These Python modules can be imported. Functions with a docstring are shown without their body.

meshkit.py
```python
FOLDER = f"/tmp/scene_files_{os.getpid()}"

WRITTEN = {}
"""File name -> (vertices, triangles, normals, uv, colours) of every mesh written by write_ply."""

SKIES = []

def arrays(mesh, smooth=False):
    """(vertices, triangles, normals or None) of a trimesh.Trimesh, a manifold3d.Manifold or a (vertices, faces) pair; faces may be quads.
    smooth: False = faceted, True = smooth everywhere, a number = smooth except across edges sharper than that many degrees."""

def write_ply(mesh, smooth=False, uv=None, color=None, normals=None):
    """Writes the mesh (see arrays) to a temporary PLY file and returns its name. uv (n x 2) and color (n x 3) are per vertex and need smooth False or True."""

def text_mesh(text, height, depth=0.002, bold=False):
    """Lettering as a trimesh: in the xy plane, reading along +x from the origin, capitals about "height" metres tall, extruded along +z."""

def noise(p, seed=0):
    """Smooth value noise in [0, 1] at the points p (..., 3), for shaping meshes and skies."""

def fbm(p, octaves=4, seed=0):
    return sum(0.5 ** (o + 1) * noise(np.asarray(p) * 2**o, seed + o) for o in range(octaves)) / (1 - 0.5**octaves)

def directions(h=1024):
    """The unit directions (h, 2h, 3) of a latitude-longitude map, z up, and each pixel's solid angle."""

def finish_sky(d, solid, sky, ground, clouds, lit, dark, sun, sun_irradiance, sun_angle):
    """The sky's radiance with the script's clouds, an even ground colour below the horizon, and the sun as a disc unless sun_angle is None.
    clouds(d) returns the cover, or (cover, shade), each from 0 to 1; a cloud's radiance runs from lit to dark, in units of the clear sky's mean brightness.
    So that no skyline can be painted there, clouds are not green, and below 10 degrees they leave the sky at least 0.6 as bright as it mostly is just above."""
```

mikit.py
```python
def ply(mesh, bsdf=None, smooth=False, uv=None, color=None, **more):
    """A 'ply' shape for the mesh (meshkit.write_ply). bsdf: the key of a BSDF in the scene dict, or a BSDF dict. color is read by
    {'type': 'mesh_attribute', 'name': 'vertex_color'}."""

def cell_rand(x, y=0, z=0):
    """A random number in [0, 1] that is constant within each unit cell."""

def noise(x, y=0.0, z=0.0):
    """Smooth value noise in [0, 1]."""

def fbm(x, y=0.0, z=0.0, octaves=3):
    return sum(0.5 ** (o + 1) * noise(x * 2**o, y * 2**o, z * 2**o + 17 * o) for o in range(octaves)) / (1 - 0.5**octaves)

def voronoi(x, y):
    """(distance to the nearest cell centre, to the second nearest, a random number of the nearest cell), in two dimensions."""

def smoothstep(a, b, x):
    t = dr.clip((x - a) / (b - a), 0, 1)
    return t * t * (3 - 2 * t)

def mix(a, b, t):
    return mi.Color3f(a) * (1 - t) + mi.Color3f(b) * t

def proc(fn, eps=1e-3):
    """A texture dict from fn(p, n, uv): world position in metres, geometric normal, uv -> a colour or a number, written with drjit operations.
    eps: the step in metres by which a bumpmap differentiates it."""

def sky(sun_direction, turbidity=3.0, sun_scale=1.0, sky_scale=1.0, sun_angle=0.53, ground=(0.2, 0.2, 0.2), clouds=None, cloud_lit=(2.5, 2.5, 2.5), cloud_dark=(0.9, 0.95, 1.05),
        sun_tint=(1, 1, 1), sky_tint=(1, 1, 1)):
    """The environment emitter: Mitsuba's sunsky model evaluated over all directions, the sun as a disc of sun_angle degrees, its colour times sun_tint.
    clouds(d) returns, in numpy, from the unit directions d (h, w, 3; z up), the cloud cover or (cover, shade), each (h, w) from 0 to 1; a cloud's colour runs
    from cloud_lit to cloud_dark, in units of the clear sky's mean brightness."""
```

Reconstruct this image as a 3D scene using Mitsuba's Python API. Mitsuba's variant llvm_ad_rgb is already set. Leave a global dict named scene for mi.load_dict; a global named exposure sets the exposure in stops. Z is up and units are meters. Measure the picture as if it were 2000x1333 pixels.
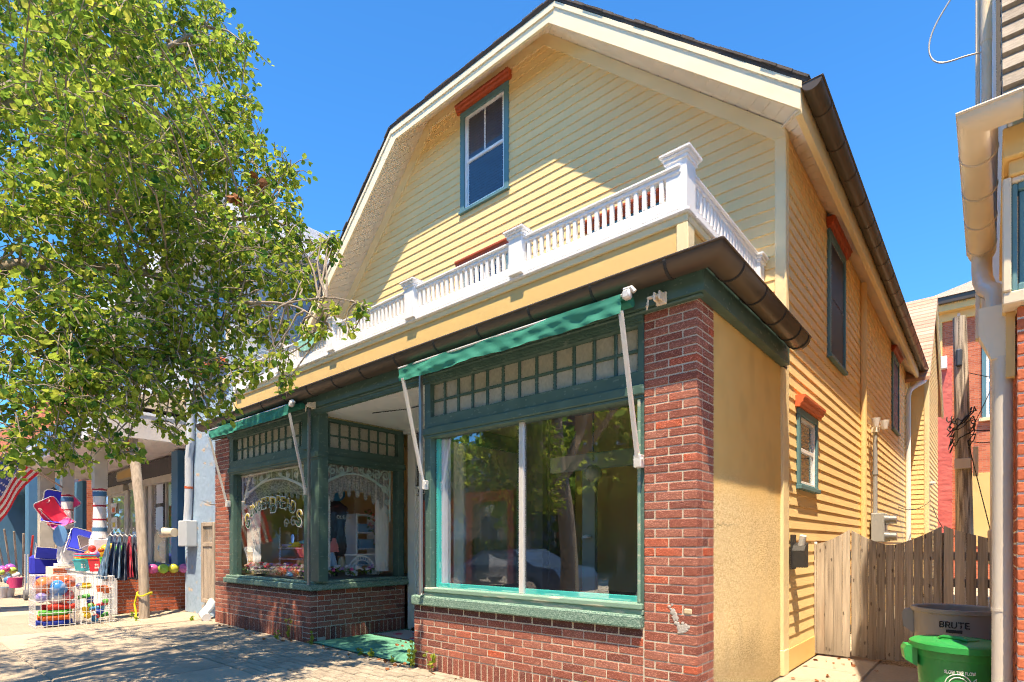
import math, random
import numpy as np, trimesh
import mitsuba as mi, drjit as dr
import mikit, meshkit
from mikit import proc, noise, fbm, voronoi, cell_rand, smoothstep, mix
from trimesh.creation import extrude_polygon, icosphere, triangulate_polygon
from shapely.geometry import Polygon

T = mi.ScalarTransform4f
scene, labels = {}, {}
exposure = 3.46
YAW = -0.71
CAM = np.array([1.557, -3.79, 1.285])
FWD = np.array([math.sin(YAW), math.cos(YAW), 0.0])
scene['camera'] = {'type': 'perspective', 'fov': 85.05, 'fov_axis': 'x', 'near_clip': 0.05, 'far_clip': 2000.0,
    'principal_point_offset_x': 0.0, 'principal_point_offset_y': -0.2977,
    'to_world': T().look_at(origin=CAM.tolist(), target=(CAM + FWD).tolist(), up=[0, 0, 1])}
SUN = (0.205, -0.37, 1.0)
scene['sky'] = mikit.sky(SUN, turbidity=2.5, sun_scale=0.6, sky_scale=1.05, sky_tint=(0.24, 0.52, 0.70), sun_tint=(1.0, 0.955, 0.87), ground=(0.3, 0.28, 0.25))

# ---------------------------------------------------------------- helpers
R = random.Random(7)
N = np.random.default_rng(7)
used = {}
def uniq(key):
    n = used.get(key, -1) + 1
    used[key] = n
    return key if n == 0 else f'{key}_{n:03d}'
def put(key, mesh, mat, smooth=False, uv=None, color=None, kind=None):
    key = uniq(key)
    if isinstance(mesh, list): mesh = cat(mesh)
    if smooth not in (False, True) and (uv is not None or color is not None or mat in ('paint', 'gloss', 'cloth')):
        mesh = trimesh.graph.smooth_shade(mesh, angle=math.radians(smooth), facet_minarea=None); smooth = True
    if uv is not None and np.ndim(uv) == 1: uv = np.tile(np.asarray(uv, float), (len(mesh.vertices), 1))
    if color is not None and np.ndim(color) == 1: color = np.tile(np.asarray(color, float), (len(mesh.vertices), 1))
    if color is None and mat in ('paint', 'gloss', 'cloth'): color = np.tile([.5, .5, .5], (len(mesh.vertices), 1))
    scene[key] = mikit.ply(mesh, mat, smooth=smooth, uv=uv, color=color)
    if kind: labels.setdefault(key, {})['kind'] = kind
    return key
def tag(key, label=None, category=None, group=None, kind=None):
    d = labels.setdefault(key, {})
    for k, v in (('label', label), ('category', category), ('group', group), ('kind', kind)):
        if v: d[k] = v
    return key
def thing(name, label, category, group=None):
    return tag(uniq(name), label, category, group)
def struct(name, mesh, mat, **k):
    return tag(put(name, mesh, mat, **k), kind='structure')
def cat(ms): return trimesh.util.concatenate(ms)
BF = np.array([[0,3,2],[0,2,1],[4,5,6],[4,6,7],[0,1,5],[0,5,4],[2,3,7],[2,7,6],[1,2,6],[1,6,5],[3,0,4],[3,4,7]])
def hexa(p): return trimesh.Trimesh(np.asarray(p, float), BF, process=False)
def box(x0, x1, y0, y1, z0, z1):
    return hexa([(x0,y0,z0),(x1,y0,z0),(x1,y1,z0),(x0,y1,z0),(x0,y0,z1),(x1,y0,z1),(x1,y1,z1),(x0,y1,z1)])
def cbox(x0, x1, y0, y1, z0, z1, c=.006):
    c = min(c, (x1-x0)*.3, (y1-y0)*.3, (z1-z0)*.3)
    pts = [(x,y,z) for xs in ((x0,x0+c),(x1,x1-c)) for ys in ((y0,y0+c),(y1,y1-c)) for zs in ((z0,z0+c),(z1,z1-c))
           for x,y,z in ((xs[0],ys[1],zs[1]),(xs[1],ys[0],zs[1]),(xs[1],ys[1],zs[0]))]
    return trimesh.convex.convex_hull(np.array(pts))
def tube(path, rad, sides=8, caps=True):
    p = np.asarray(path, float); n = len(p)
    rad = np.broadcast_to(np.asarray(rad, float), (n,))
    t = np.gradient(p, axis=0); t /= np.linalg.norm(t, axis=1, keepdims=True) + 1e-12
    a = np.zeros_like(p); ref = np.array([0, 0, 1.]) if abs(t[0, 2]) < .9 else np.array([1., 0, 0])
    prev = np.cross(t[0], ref); prev /= np.linalg.norm(prev)
    for i in range(n):
        prev = prev - t[i]*(prev @ t[i]); prev /= np.linalg.norm(prev) + 1e-12; a[i] = prev
    b = np.cross(t, a); g = np.arange(sides)*2*np.pi/sides
    v = (p[:, None] + rad[:, None, None]*(np.cos(g)[None, :, None]*a[:, None] + np.sin(g)[None, :, None]*b[:, None])).reshape(-1, 3)
    i, j = np.meshgrid(np.arange(n-1), np.arange(sides), indexing='ij')
    q = np.stack([i*sides+j, i*sides+(j+1) % sides, (i+1)*sides+(j+1) % sides, (i+1)*sides+j], -1).reshape(-1, 4)
    f = np.vstack([q[:, [0,1,2]], q[:, [0,2,3]]])
    if caps:
        v = np.vstack([v, p[0], p[-1]]); k = len(v)
        jj = np.arange(sides)
        f = np.vstack([f, np.stack([(jj+1) % sides, jj, np.full(sides, k-2)], 1), np.stack([(n-1)*sides+jj, (n-1)*sides+(jj+1) % sides, np.full(sides, k-1)], 1)])
    return trimesh.Trimesh(v, f, process=False)
def rod(a, b, r, sides=8): return tube([a, b], r, sides)
def beam(a, b, w, h):
    """box-section bar from a to b; w across horizontally, h the other way"""
    a, b = np.asarray(a, float), np.asarray(b, float); t = (b-a)/np.linalg.norm(b-a)
    s = np.cross(t, [0, 0, 1.] if abs(t[2]) < .95 else [0, 1., 0]); s /= np.linalg.norm(s); u = np.cross(s, t)
    return hexa([e + s*w/2*i + u*h/2*j for j in (-1, 1) for e, i in ((a,-1),(b,-1),(b,1),(a,1))]) if True else None
def prism(poly, axis, lo, hi):
    """polygon in the plane across axis: 'y' takes (x,z), 'x' takes (y,z), 'z' takes (x,y)"""
    m = extrude_polygon(Polygon(poly), hi-lo, engine='earcut'); v = m.vertices.copy()
    if axis == 'y': m.vertices = np.stack([v[:,0], v[:,2]+lo, v[:,1]], 1); m.invert()
    elif axis == 'x': m.vertices = np.stack([v[:,2]+lo, v[:,0], v[:,1]], 1)
    else: m.vertices = v + [0, 0, lo]
    return m
def lathe(prof, n=32, at=(0,0,0)):
    m = trimesh.creation.revolve(np.asarray(prof, float), sections=n); m.apply_translation(at); return m
def quadstrip(a, b, thick=0.0):
    """surface between two polylines"""
    a, b = np.asarray(a, float), np.asarray(b, float); n = len(a)
    v = np.vstack([a, b]); i = np.arange(n-1)
    f = np.vstack([np.stack([i, i+1, n+i+1], 1), np.stack([i, n+i+1, n+i], 1)])
    return trimesh.Trimesh(v, f, process=False)
def grid(fn, nu, nv, thick=None):
    u, w = np.meshgrid(np.linspace(0, 1, nu), np.linspace(0, 1, nv), indexing='ij')
    v = np.asarray(fn(u.ravel(), w.ravel())).reshape(-1, 3)
    i, j = np.meshgrid(np.arange(nu-1), np.arange(nv-1), indexing='ij'); k = (i*nv+j).ravel()
    f = np.vstack([np.stack([k, k+nv, k+nv+1], 1), np.stack([k, k+nv+1, k+1], 1)])
    return trimesh.Trimesh(v, f, process=False)
def slab_strips(a, b, c, d, n, gap=.006, th=.012):
    """n boards spanning from edge a-b to edge c-d (a with c, b with d), normal offset th away"""
    a, b, c, d = (np.asarray(q, float) for q in (a, b, c, d)); nn = np.cross(b-a, c-a); nn = nn/np.linalg.norm(nn)*th
    out = []; L = np.linalg.norm(b-a)
    for i in range(n):
        t0, t1 = i/n + gap/L/2, (i+1)/n - gap/L/2
        q = [a+(b-a)*t0, a+(b-a)*t1, c+(d-c)*t1, c+(d-c)*t0]
        out.append(hexa([*q, *[p+nn for p in q]]))
    return cat(out)
def move(m, x=0, y=0, z=0, rz=0, s=None):
    m = m.copy()
    if s is not None: m.apply_scale(s)
    if rz: m.apply_transform(trimesh.transformations.rotation_matrix(rz, [0,0,1]))
    m.apply_translation([x, y, z]); return m
def text_on(text, h, origin, right, up, depth=.003, bold=True, width=None):
    m = meshkit.text_mesh(text, h, depth, bold); r, u = np.asarray(right, float), np.asarray(up, float); v = m.vertices.copy()
    if width: v[:, 0] *= width/np.ptp(v[:, 0])
    m.vertices = np.asarray(origin, float) + v[:, :1]*r + v[:, 1:2]*u + v[:, 2:]*np.cross(r, u); return m

# ---------------------------------------------------------------- materials
def rgb(c): return {'type': 'rgb', 'value': list(map(float, c))} if not isinstance(c, dict) else c
def mat(name, color, rough=.6, two=True, bump=None, scale=.004, **k):
    b = {'type': 'principled', 'base_color': rgb(color), 'roughness': rgb(rough) if isinstance(rough, dict) else float(rough), **k}
    if bump is not None: b = {'type': 'bumpmap', 'arbitrary': bump, 'scale': scale, 'nested': b}
    scene[name] = {'type': 'twosided', 'bsdf': b} if two else b
def ramp(t, *stops):
    c = mi.Color3f(stops[0])
    n = len(stops)-1
    for i in range(n): c = mix(c, stops[i+1], dr.clip(t*n-i, 0, 1))
    return c
def f_brick(p, n, uv):
    t = uv.x + .16*(noise(p.x*9, p.y*9, p.z*9)-.5)
    c = ramp(t, (.065,.032,.031), (.145,.05,.038), (.255,.076,.048), (.33,.13,.088), (.42,.085,.035))
    sp = fbm(p.x*140, p.y*140, p.z*140, 2)
    return c*(.5+1.0*sp) + mi.Color3f(.14,.12,.105)*smoothstep(.58,.8,sp)
mat('brick', proc(f_brick), .85, bump=proc(lambda p, n, uv: fbm(p.x*150, p.y*150, p.z*110, 2), 2e-3), scale=.004)
mat('mortar', proc(lambda p, n, uv: mix((.42,.37,.28), (.58,.53,.43), fbm(p.x*25, p.y*25, p.z*25))), .95)
def f_siding(p, n, uv):
    w = fbm(p.x*1.3+uv.x*9, p.y*1.3, p.z*3, 2); g = noise(p.x*60, p.y*60, p.z*9)
    return mix((.77,.55,.245), (.85,.635,.305), .6*w+.25*g+.15*uv.y)
mat('siding', proc(f_siding), .55)
mat('panel_yellow', proc(lambda p, n, uv: mix((.70,.47,.165), (.77,.54,.22), fbm(p.x*2, p.y*2, p.z*2))), .55)
mat('cream', proc(lambda p, n, uv: mix((.80,.64,.35), (.85,.71,.43), fbm(p.x*2, p.y*2, p.z*4))), .5)
mat('fascia', proc(lambda p, n, uv: mix((.80,.68,.46), (.86,.76,.55), fbm(p.x*1.5, p.y*1.5, p.z*4))), .5)
mat('soffit', proc(lambda p, n, uv: mix((.68,.62,.54), (.82,.76,.67), fbm(p.x*5, p.y*5, p.z*5))), .6)
mat('white', proc(lambda p, n, uv: mix((.76,.77,.78), (.84,.84,.84), fbm(p.x*6, p.y*6, p.z*2, 2))), .4)
def f_green(p, n, uv):
    c = mix((.050,.105,.086), (.085,.152,.125), fbm(p.x*7, p.y*7, p.z*7))
    return mix(c, (.20,.25,.21), .5*smoothstep(.66,.76,fbm(p.x*24, p.y*24, p.z*40)))
mat('green', proc(f_green), .45)
mat('green_light', proc(lambda p, n, uv: mix(mix((.15,.26,.2), (.22,.35,.27), fbm(p.x*9, p.y*9, p.z*9)), (.42,.42,.33), smoothstep(.6,.72,fbm(p.x*5, p.y*5, p.z*30)))), .6)
mat('sill_stone', proc(lambda p, n, uv: mix((.075,.16,.125), (.26,.37,.30), smoothstep(.3,.75,fbm(p.x*120, p.y*120, p.z*120, 2)))), .85, bump=proc(lambda p, n, uv: fbm(p.x*90, p.y*90, p.z*90, 2), 2e-3), scale=.006)
mat('canvas', proc(lambda p, n, uv: mix((.018,.16,.12), (.04,.27,.19), fbm(p.x*5, p.y*5, p.z*8))), .8)
mat('bronze', proc(lambda p, n, uv: mix((.075,.056,.042), (.115,.088,.066), fbm(p.x*3, p.y*3, p.z*3))), .36, metallic=.35)
mat('crown_red', (.42,.075,.022), .5)
mat('crown_light', (.62,.14,.05), .5)
mat('teal', proc(lambda p, n, uv: mix((.085,.19,.22), (.12,.25,.28), fbm(p.x*3, p.y*3, p.z*3))), .5)
mat('steel', (.32,.33,.33), .35, metallic=.7)
mat('alu', (.72,.70,.66), .35, metallic=.3)
def f_stucco(p, n, uv):
    low = smoothstep(1.95, 1.55, p.z + .12*noise(p.y*4, p.z*4))
    w = fbm(p.x*6, p.y*6, p.z*6)
    dirt = smoothstep(.5, .0, p.z-.35*fbm(p.y*3, 0, 0))*.35 + .07*smoothstep(.5,.8,fbm(p.y*5, 3, p.z*2.5))
    crack = smoothstep(.006, .001, dr.abs(p.z-1.42-.09*(fbm(p.y*3+1, 0, 0)-.5)-.05*(fbm(p.y*20, 2, 0)-.5)))*smoothstep(.9,.6,p.y)
    return (1-dirt)*(1-.5*crack)*mix(mix((.70,.46,.15), (.76,.51,.18), w), mix((.50,.34,.13), (.90,.72,.42), smoothstep(.2,.8,fbm(p.x*110, p.y*110, p.z*110, 3))), low)
mat('stucco', proc(f_stucco), .9, bump=proc(lambda p, n, uv: fbm(p.x*120, p.y*120, p.z*120, 3)*(.2+.8*smoothstep(2.0,1.6,p.z)), 2e-3), scale=.016)
mat('stucco_blue', proc(lambda p, n, uv: mix(mix((.22,.32,.44), (.37,.48,.61), fbm(p.x*14, p.y*14, p.z*14)), (.52,.42,.33), smoothstep(.66,.72,fbm(p.x*7+3, p.y*7, p.z*7)))), .9,
    bump=proc(lambda p, n, uv: fbm(p.x*22, p.y*22, p.z*30, 3), 4e-3), scale=.03)
def f_conc(p, n, uv):
    w = fbm(p.x*.8, p.y*.8, 0, 3); g = fbm(p.x*70, p.y*70, p.z*70, 2); st = smoothstep(.6,.75,fbm(p.x*3+5, p.y*3, 0))
    return mix((.235,.195,.15), (.35,.30,.23), .5*w+.5*g)*(1-.10*st)*(.85+.25*uv.y)
mat('concrete', proc(f_conc), .9, bump=proc(lambda p, n, uv: fbm(p.x*60, p.y*60, 0, 2), 3e-3), scale=.003)
mat('paver', proc(lambda p, n, uv: mix((.20,.17,.13), (.36,.31,.24), .5*uv.x+.5*fbm(p.x*50, p.y*50, p.z*50, 2))), .9)
mat('aggregate', proc(lambda p, n, uv: mix((.12,.10,.07), (.46,.40,.30), smoothstep(.25,.8,cell_rand(p.x*70+3*noise(p.x*30,p.y*30), p.y*70)*.6+.4*fbm(p.x*20,p.y*20)))), .95)
mat('asphalt', proc(lambda p, n, uv: mix((.04,.04,.042), (.075,.075,.078), fbm(p.x*30, p.y*30, 0))), .9)
mat('carpet', proc(lambda p, n, uv: mix((.05,.19,.13), (.11,.29,.21), fbm(p.x*60, p.y*60, 0, 2)*.6+.4*fbm(p.x*2,p.y*2))), .95)
def f_wood(p, n, uv):
    g = fbm(p.x*60+uv.x*50, p.y*60, p.z*2.2, 3); st = fbm(p.x*9+uv.x*30, p.y*9, p.z*1.1)
    d1, d2, kk = voronoi(p.x*9+uv.x*31, p.z*3.4+uv.y*17); kn = smoothstep(.10,.04,d1)*smoothstep(.45,.5,kk)
    c = mix((.095,.075,.058), (.50,.435,.345), .10+1.0*g+.6*(uv.y-.5))
    c = mix(c, (.36,.26,.18), .45*smoothstep(.5,.75,st))
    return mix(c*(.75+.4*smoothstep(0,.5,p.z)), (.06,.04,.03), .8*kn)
mat('wood_fence', proc(f_wood), .85)
mat('wood_grey', proc(lambda p, n, uv: mix((.20,.15,.11), (.58,.49,.39), fbm(p.x*45, p.y*45, p.z*2.5, 3))), .85)
mat('bark', proc(lambda p, n, uv: mix((.14,.115,.09), (.44,.37,.29), fbm(p.x*22, p.y*22, p.z*12, 3))), .9)
mat('pole_wood', proc(lambda p, n, uv: mix((.14,.115,.095), (.62,.55,.46), smoothstep(.2,.75,fbm(p.x*45, p.y*45, p.z*2.0, 3)))), .9)
mat('shingle', proc(lambda p, n, uv: mix((.045,.04,.038), (.13,.11,.10), .5*uv.x+.5*fbm(p.x*60, p.y*60, p.z*60, 2))), .95)
mat('shake', proc(lambda p, n, uv: mix((.13,.11,.088), (.42,.37,.30), .3*uv.x+.7*fbm(p.x*50, p.y*70, p.z*70, 3))), .95)
mat('shingle_pink', proc(lambda p, n, uv: mix((.40,.22,.155), (.62,.40,.30), .6*uv.x+.4*fbm(p.x*40, p.y*40, p.z*40, 2))), .95)
def f_farbrick(p, n, uv):
    a = (p.x + p.y)/.215; b = p.z/.068; row = dr.floor(b); fx = a + .5*(row - 2*dr.floor(row/2)); fr = fx-dr.floor(fx); fz = b-row
    m = dr.maximum(smoothstep(.07,.02,dr.minimum(fr,1-fr)), smoothstep(.2,.1,dr.minimum(fz,1-fz)))
    c = mix((.42,.085,.035), (.60,.17,.075), cell_rand(dr.floor(fx), row, 3))
    return mix(c, (.42,.30,.22), m*.6)
mat('far_brick', proc(f_farbrick), .9)
mat('red_paint', proc(lambda p, n, uv: mix((.55,.10,.08), (.64,.16,.12), fbm(p.x*3, p.y*3, p.z*3))), .8, bump=proc(lambda p, n, uv: fbm(p.x*6, p.y*6, p.z*6, 3), 1e-2), scale=.05)
mat('beige_metal', proc(lambda p, n, uv: mix((.68,.58,.42), (.76,.67,.52), fbm(p.x*8, p.y*8, p.z*8))), .35)
mat('grey_pipe', proc(lambda p, n, uv: mix((.58,.53,.45), (.66,.61,.53), fbm(p.x*8, p.y*8, p.z*3))), .4)
def f_leaf(p, n, uv):
    c = ramp(uv.x, (.07,.19,.05), (.24,.38,.06), (.43,.53,.07), (.62,.62,.13))
    return c*(.75+.5*noise(p.x*70, p.y*70, p.z*70))
scene['leaf'] = {'type': 'principledthin', 'base_color': proc(f_leaf), 'roughness': .38, 'diff_trans': 1.2, 'spec_trans': 0.0, 'eta': 1.5}
mat('dead_leaf', (.24,.09,.03), .8)
scene['glass'] = {'type': 'thindielectric', 'int_ior': 1.52}
mat('frost', proc(lambda p, n, uv: mix((.34,.345,.27), (.50,.48,.39), fbm(p.x*60, p.y*60, p.z*30, 2))), .35)
va = {'type': 'mesh_attribute', 'name': 'vertex_color'}
mat('paint', va, .5); mat('gloss', va, .2, clearcoat=.5); mat('cloth', va, .9)
mat('dark', (.02,.02,.022), .8)
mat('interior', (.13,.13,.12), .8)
mat('lace', proc(lambda p, n, uv: mix((.70,.68,.62), (.88,.86,.80), fbm(p.x*40, p.y*40, p.z*40, 2))), .9)
mat('black_rubber', (.025,.025,.025), .7)
# ================================================================ the setting
G = struct('ground', box(-150, 150, -150, 150, -.5, -.03), 'asphalt')
SW = struct('sidewalk', box(-40, 12, -5.2, 3.4, -.4, -.014), 'concrete', uv=(.5, .3))
mat('street_concrete', proc(lambda p, n, uv: mix((.36,.33,.275), (.45,.42,.355), fbm(p.x*2, p.y*2, 0))), .9)
struct('street', box(-60, 40, -14.0, -5.36, -.3, -.026), 'street_concrete')
struct('curb', cbox(-60, 40, -5.36, -5.2, -.3, .0, .02), 'concrete', uv=(.5, .6))
struct('far_sidewalk', box(-60, 40, -18, -14, -.3, .02), 'concrete', uv=(.5, .5))
# concrete slabs and brick pavers of the sidewalk
for r_, (ya, yb) in enumerate(((-5.2, -3.95), (-3.95, -2.62), (-2.62, -1.27))):
    for i in range(-26, 4):
        x0 = i*1.45 + .55*r_ + .12; y1 = yb if r_ < 2 or x0 > -8.6 else yb
        put(SW+'__slab', cbox(x0+.008, x0+1.442, ya+.008, y1-.008, -.08, R.uniform(-.003, .003), .008), 'concrete', uv=(.5, R.random()))
for i in range(-21, -5):
    put(SW+'__slab', cbox(i*1.45+.128, i*1.45+1.442, -1.25, 3.3, -.08, R.uniform(-.003, .003), .008), 'concrete', uv=(.5, R.random()))
pv = []
for j in range(12):
    y0 = -1.26 + j*.105
    for i in range(-36, 5):
        x0 = i*.21 + (.105 if j % 2 else 0) - .5
        if x0 < -8.1: continue
        dz = R.uniform(-.004, .004)
        pv.append((math.hypot(x0-1.5, y0+3.8), cbox(x0+.005, x0+.205, y0+.005, y0+.1, -.06, dz, .007), (R.random(), R.random())))
pv.sort(key=lambda q: q[0])
for d, m, c in pv[:300]: put(SW+'__paver', m, 'paver', uv=c)
put(SW+'__far_pavers', cat([m for _, m, _ in pv[300:]]), 'paver', uv=np.vstack([np.tile(c, (len(m.vertices), 1)) for _, m, c in pv[300:]]), kind='stuff')
AL = struct('alley_pavement', box(.0, 1.66, .0, 23, -.3, -.02), 'aggregate')
for y0, y1 in ((-.02, 1.3), (1.31, 2.62), (2.63, 3.95)):
    put(AL+'__slab', cbox(.03, .62, y0, y1, -.06, .006, .006), 'concrete', uv=(.5, 1.0))
struct('back_yard', box(-14, 14, 14, 60, -.3, -.022), 'aggregate')

# ================================================================ the yellow shop house
H = thing('shop_house', 'yellow clapboard shop house with white roof railing and brick shopfront', 'house')
def hp(n, m, mt, **k): return put(f'{H}__{n}', m, mt, **k)
# --- cores
gable = [(-8.16, 3.0), (0, 3.0), (0, 5.43), (-2.99, 8.15), (-5.33, 8.15), (-8.16, 5.43)]
FW = hp('front_wall', prism([(-8.12, 0.3), (-.06, 0.3), (-.06, 5.40), (-2.99, 8.12), (-5.33, 8.12), (-8.12, 5.40)], 'y', 2.28, 2.5), 'siding', uv=(.5, .5))
SWL = hp('side_wall', box(-.25, -.05, 2.32, 13.1, .05, 5.42), 'siding', uv=(.5, .5))
hp('rear_wall', prism([(-8.15, 0), (-.02, 0), (-.02, 5.4), (-4.08, 9.1), (-8.15, 5.4)], 'y', 13.06, 13.16), 'siding', uv=(.5, .5))
hp('left_wall', box(-8.16, -8.0, 2.3, 13.05, 0, 5.4), 'siding', uv=(.5, .5))
# --- clapboards
def board(x0b, x1b, x0t, x1t, z0, z1, seed, front, th=.02):
    """front: True = facing -y at Y 2.2 with x along; False = facing +x at X 0 with y along"""
    p = [(x0b, th, z0), (x1b, th, z0), (x1b, 0, z0), (x0b, 0, z0), (x0t, .007, z1), (x1t, .007, z1), (x1t, 0, z1), (x0t, 0, z1)]
    if front: q = [(a, 2.2-d, z) for a, d, z in p]
    else: q = [(d-.015, a, z) for a, d, z in p]
    m = hexa(q)
    if not front: m.invert()
    return m
wins = [(-4.6, -3.65, 6.38, 7.84), (-4.6, -3.65, 4.0, 5.46), (-2.28, -1.33, 3.74, 5.20)]
swins = [(4.06, 5.06, 3.68, 5.2), (9.94, 10.94, 3.7, 5.2), (2.61, 3.43, 1.93, 2.70)]
def cuts(a, b, z0, z1, ws):
    segs = [(a, b)]
    for w in ws:
        if w[2] < z1-.01 and w[3] > z0+.01:
            segs = [s for q in segs for s in ((q[0], min(q[1], w[0])), (max(q[0], w[1]), q[1])) if s[1]-s[0] > .02]
    return segs
xl = lambda z: -8.0 if z < 5.45 else -5.26 - (8.06-z)/.93
xr = lambda z: -.06 if z < 5.34 else -2.95 + (8.06-z)/.905
z = 3.10
while z < 8.05:
    z1 = min(z+.128, 8.1)
    for a, b in cuts(xl(z), xr(z), z, z1, wins):
        m = board(a, b, max(a, xl(z1)) if a == xl(z) else a, min(b, xr(z1)) if b == xr(z) else b, z, z1, 0, True)
        hp('front_wall__clapboard', m, 'siding', uv=(R.random(), R.random()))
    z += .1205
z = .23
while z < 5.36:
    z1 = min(z+.128, 5.42)
    for a, b in cuts(2.28, 12.98, z, z1, swins):
        # butt joints in the long runs
        seq = [a, b] if b-a < 4.2 else [a, a + (b-a)*R.uniform(.3, .7), b]
        for s0, s1 in zip(seq, seq[1:]):
            hp('side_wall__clapboard', board(s0, s1-.002, s0, s1-.002, z, z1, 0, False), 'siding', uv=(R.random(), R.random()))
    z += .1215
hp('base_board', cbox(-.03, .012, 2.2, 12.98, .0, .228, .004), 'panel_yellow')
hp('corner_board', cat([cbox(-.095, .012, 2.172, 2.2, 3.05, 5.40), cbox(-.02, .0125, 2.2005, 2.28, .02, 5.40, .003)]), 'cream')
hp('corner_board', cbox(-.02, .018, 12.98, 13.1, .02, 5.3), 'cream')
# --- frieze boards following the gable edge
A, P, B, L = (.254, 5.43), (-2.47, 7.87), (-5.69, 7.87), (-8.42, 5.43)
hp('rake_frieze', prism([(.0, 5.43), (-2.993, 8.15), (-3.006, 7.985), (-.095, 5.335), (0, 5.335)], 'y', 2.165, 2.2), 'cream')
hp('rake_frieze', prism([(-2.9935, 8.15), (-5.332, 8.15), (-5.232, 7.985), (-3.0065, 7.985)], 'y', 2.164, 2.2), 'cream')
hp('rake_frieze', prism([(-5.3325, 8.15), (-8.22, 5.46), (-8.22, 5.20), (-5.2325, 7.985)], 'y', 2.165, 2.2), 'cream')
# --- rake fascia boards, soffits, roof
fd = .15
def off(pt, d): return pt
hp('rake_fascia', prism([A, P, (-2.573, 7.69), (.254, 5.19)], 'y', 1.7, 1.73), 'fascia')
hp('rake_fascia', prism([(-2.4705, 7.87), B, (-5.587, 7.69), (-2.5735, 7.69)], 'y', 1.7005, 1.73), 'fascia')
hp('rake_fascia', prism([(-5.6905, 7.87), L, (-8.42, 5.19), (-5.5875, 7.69)], 'y', 1.7, 1.73), 'fascia')
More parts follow.
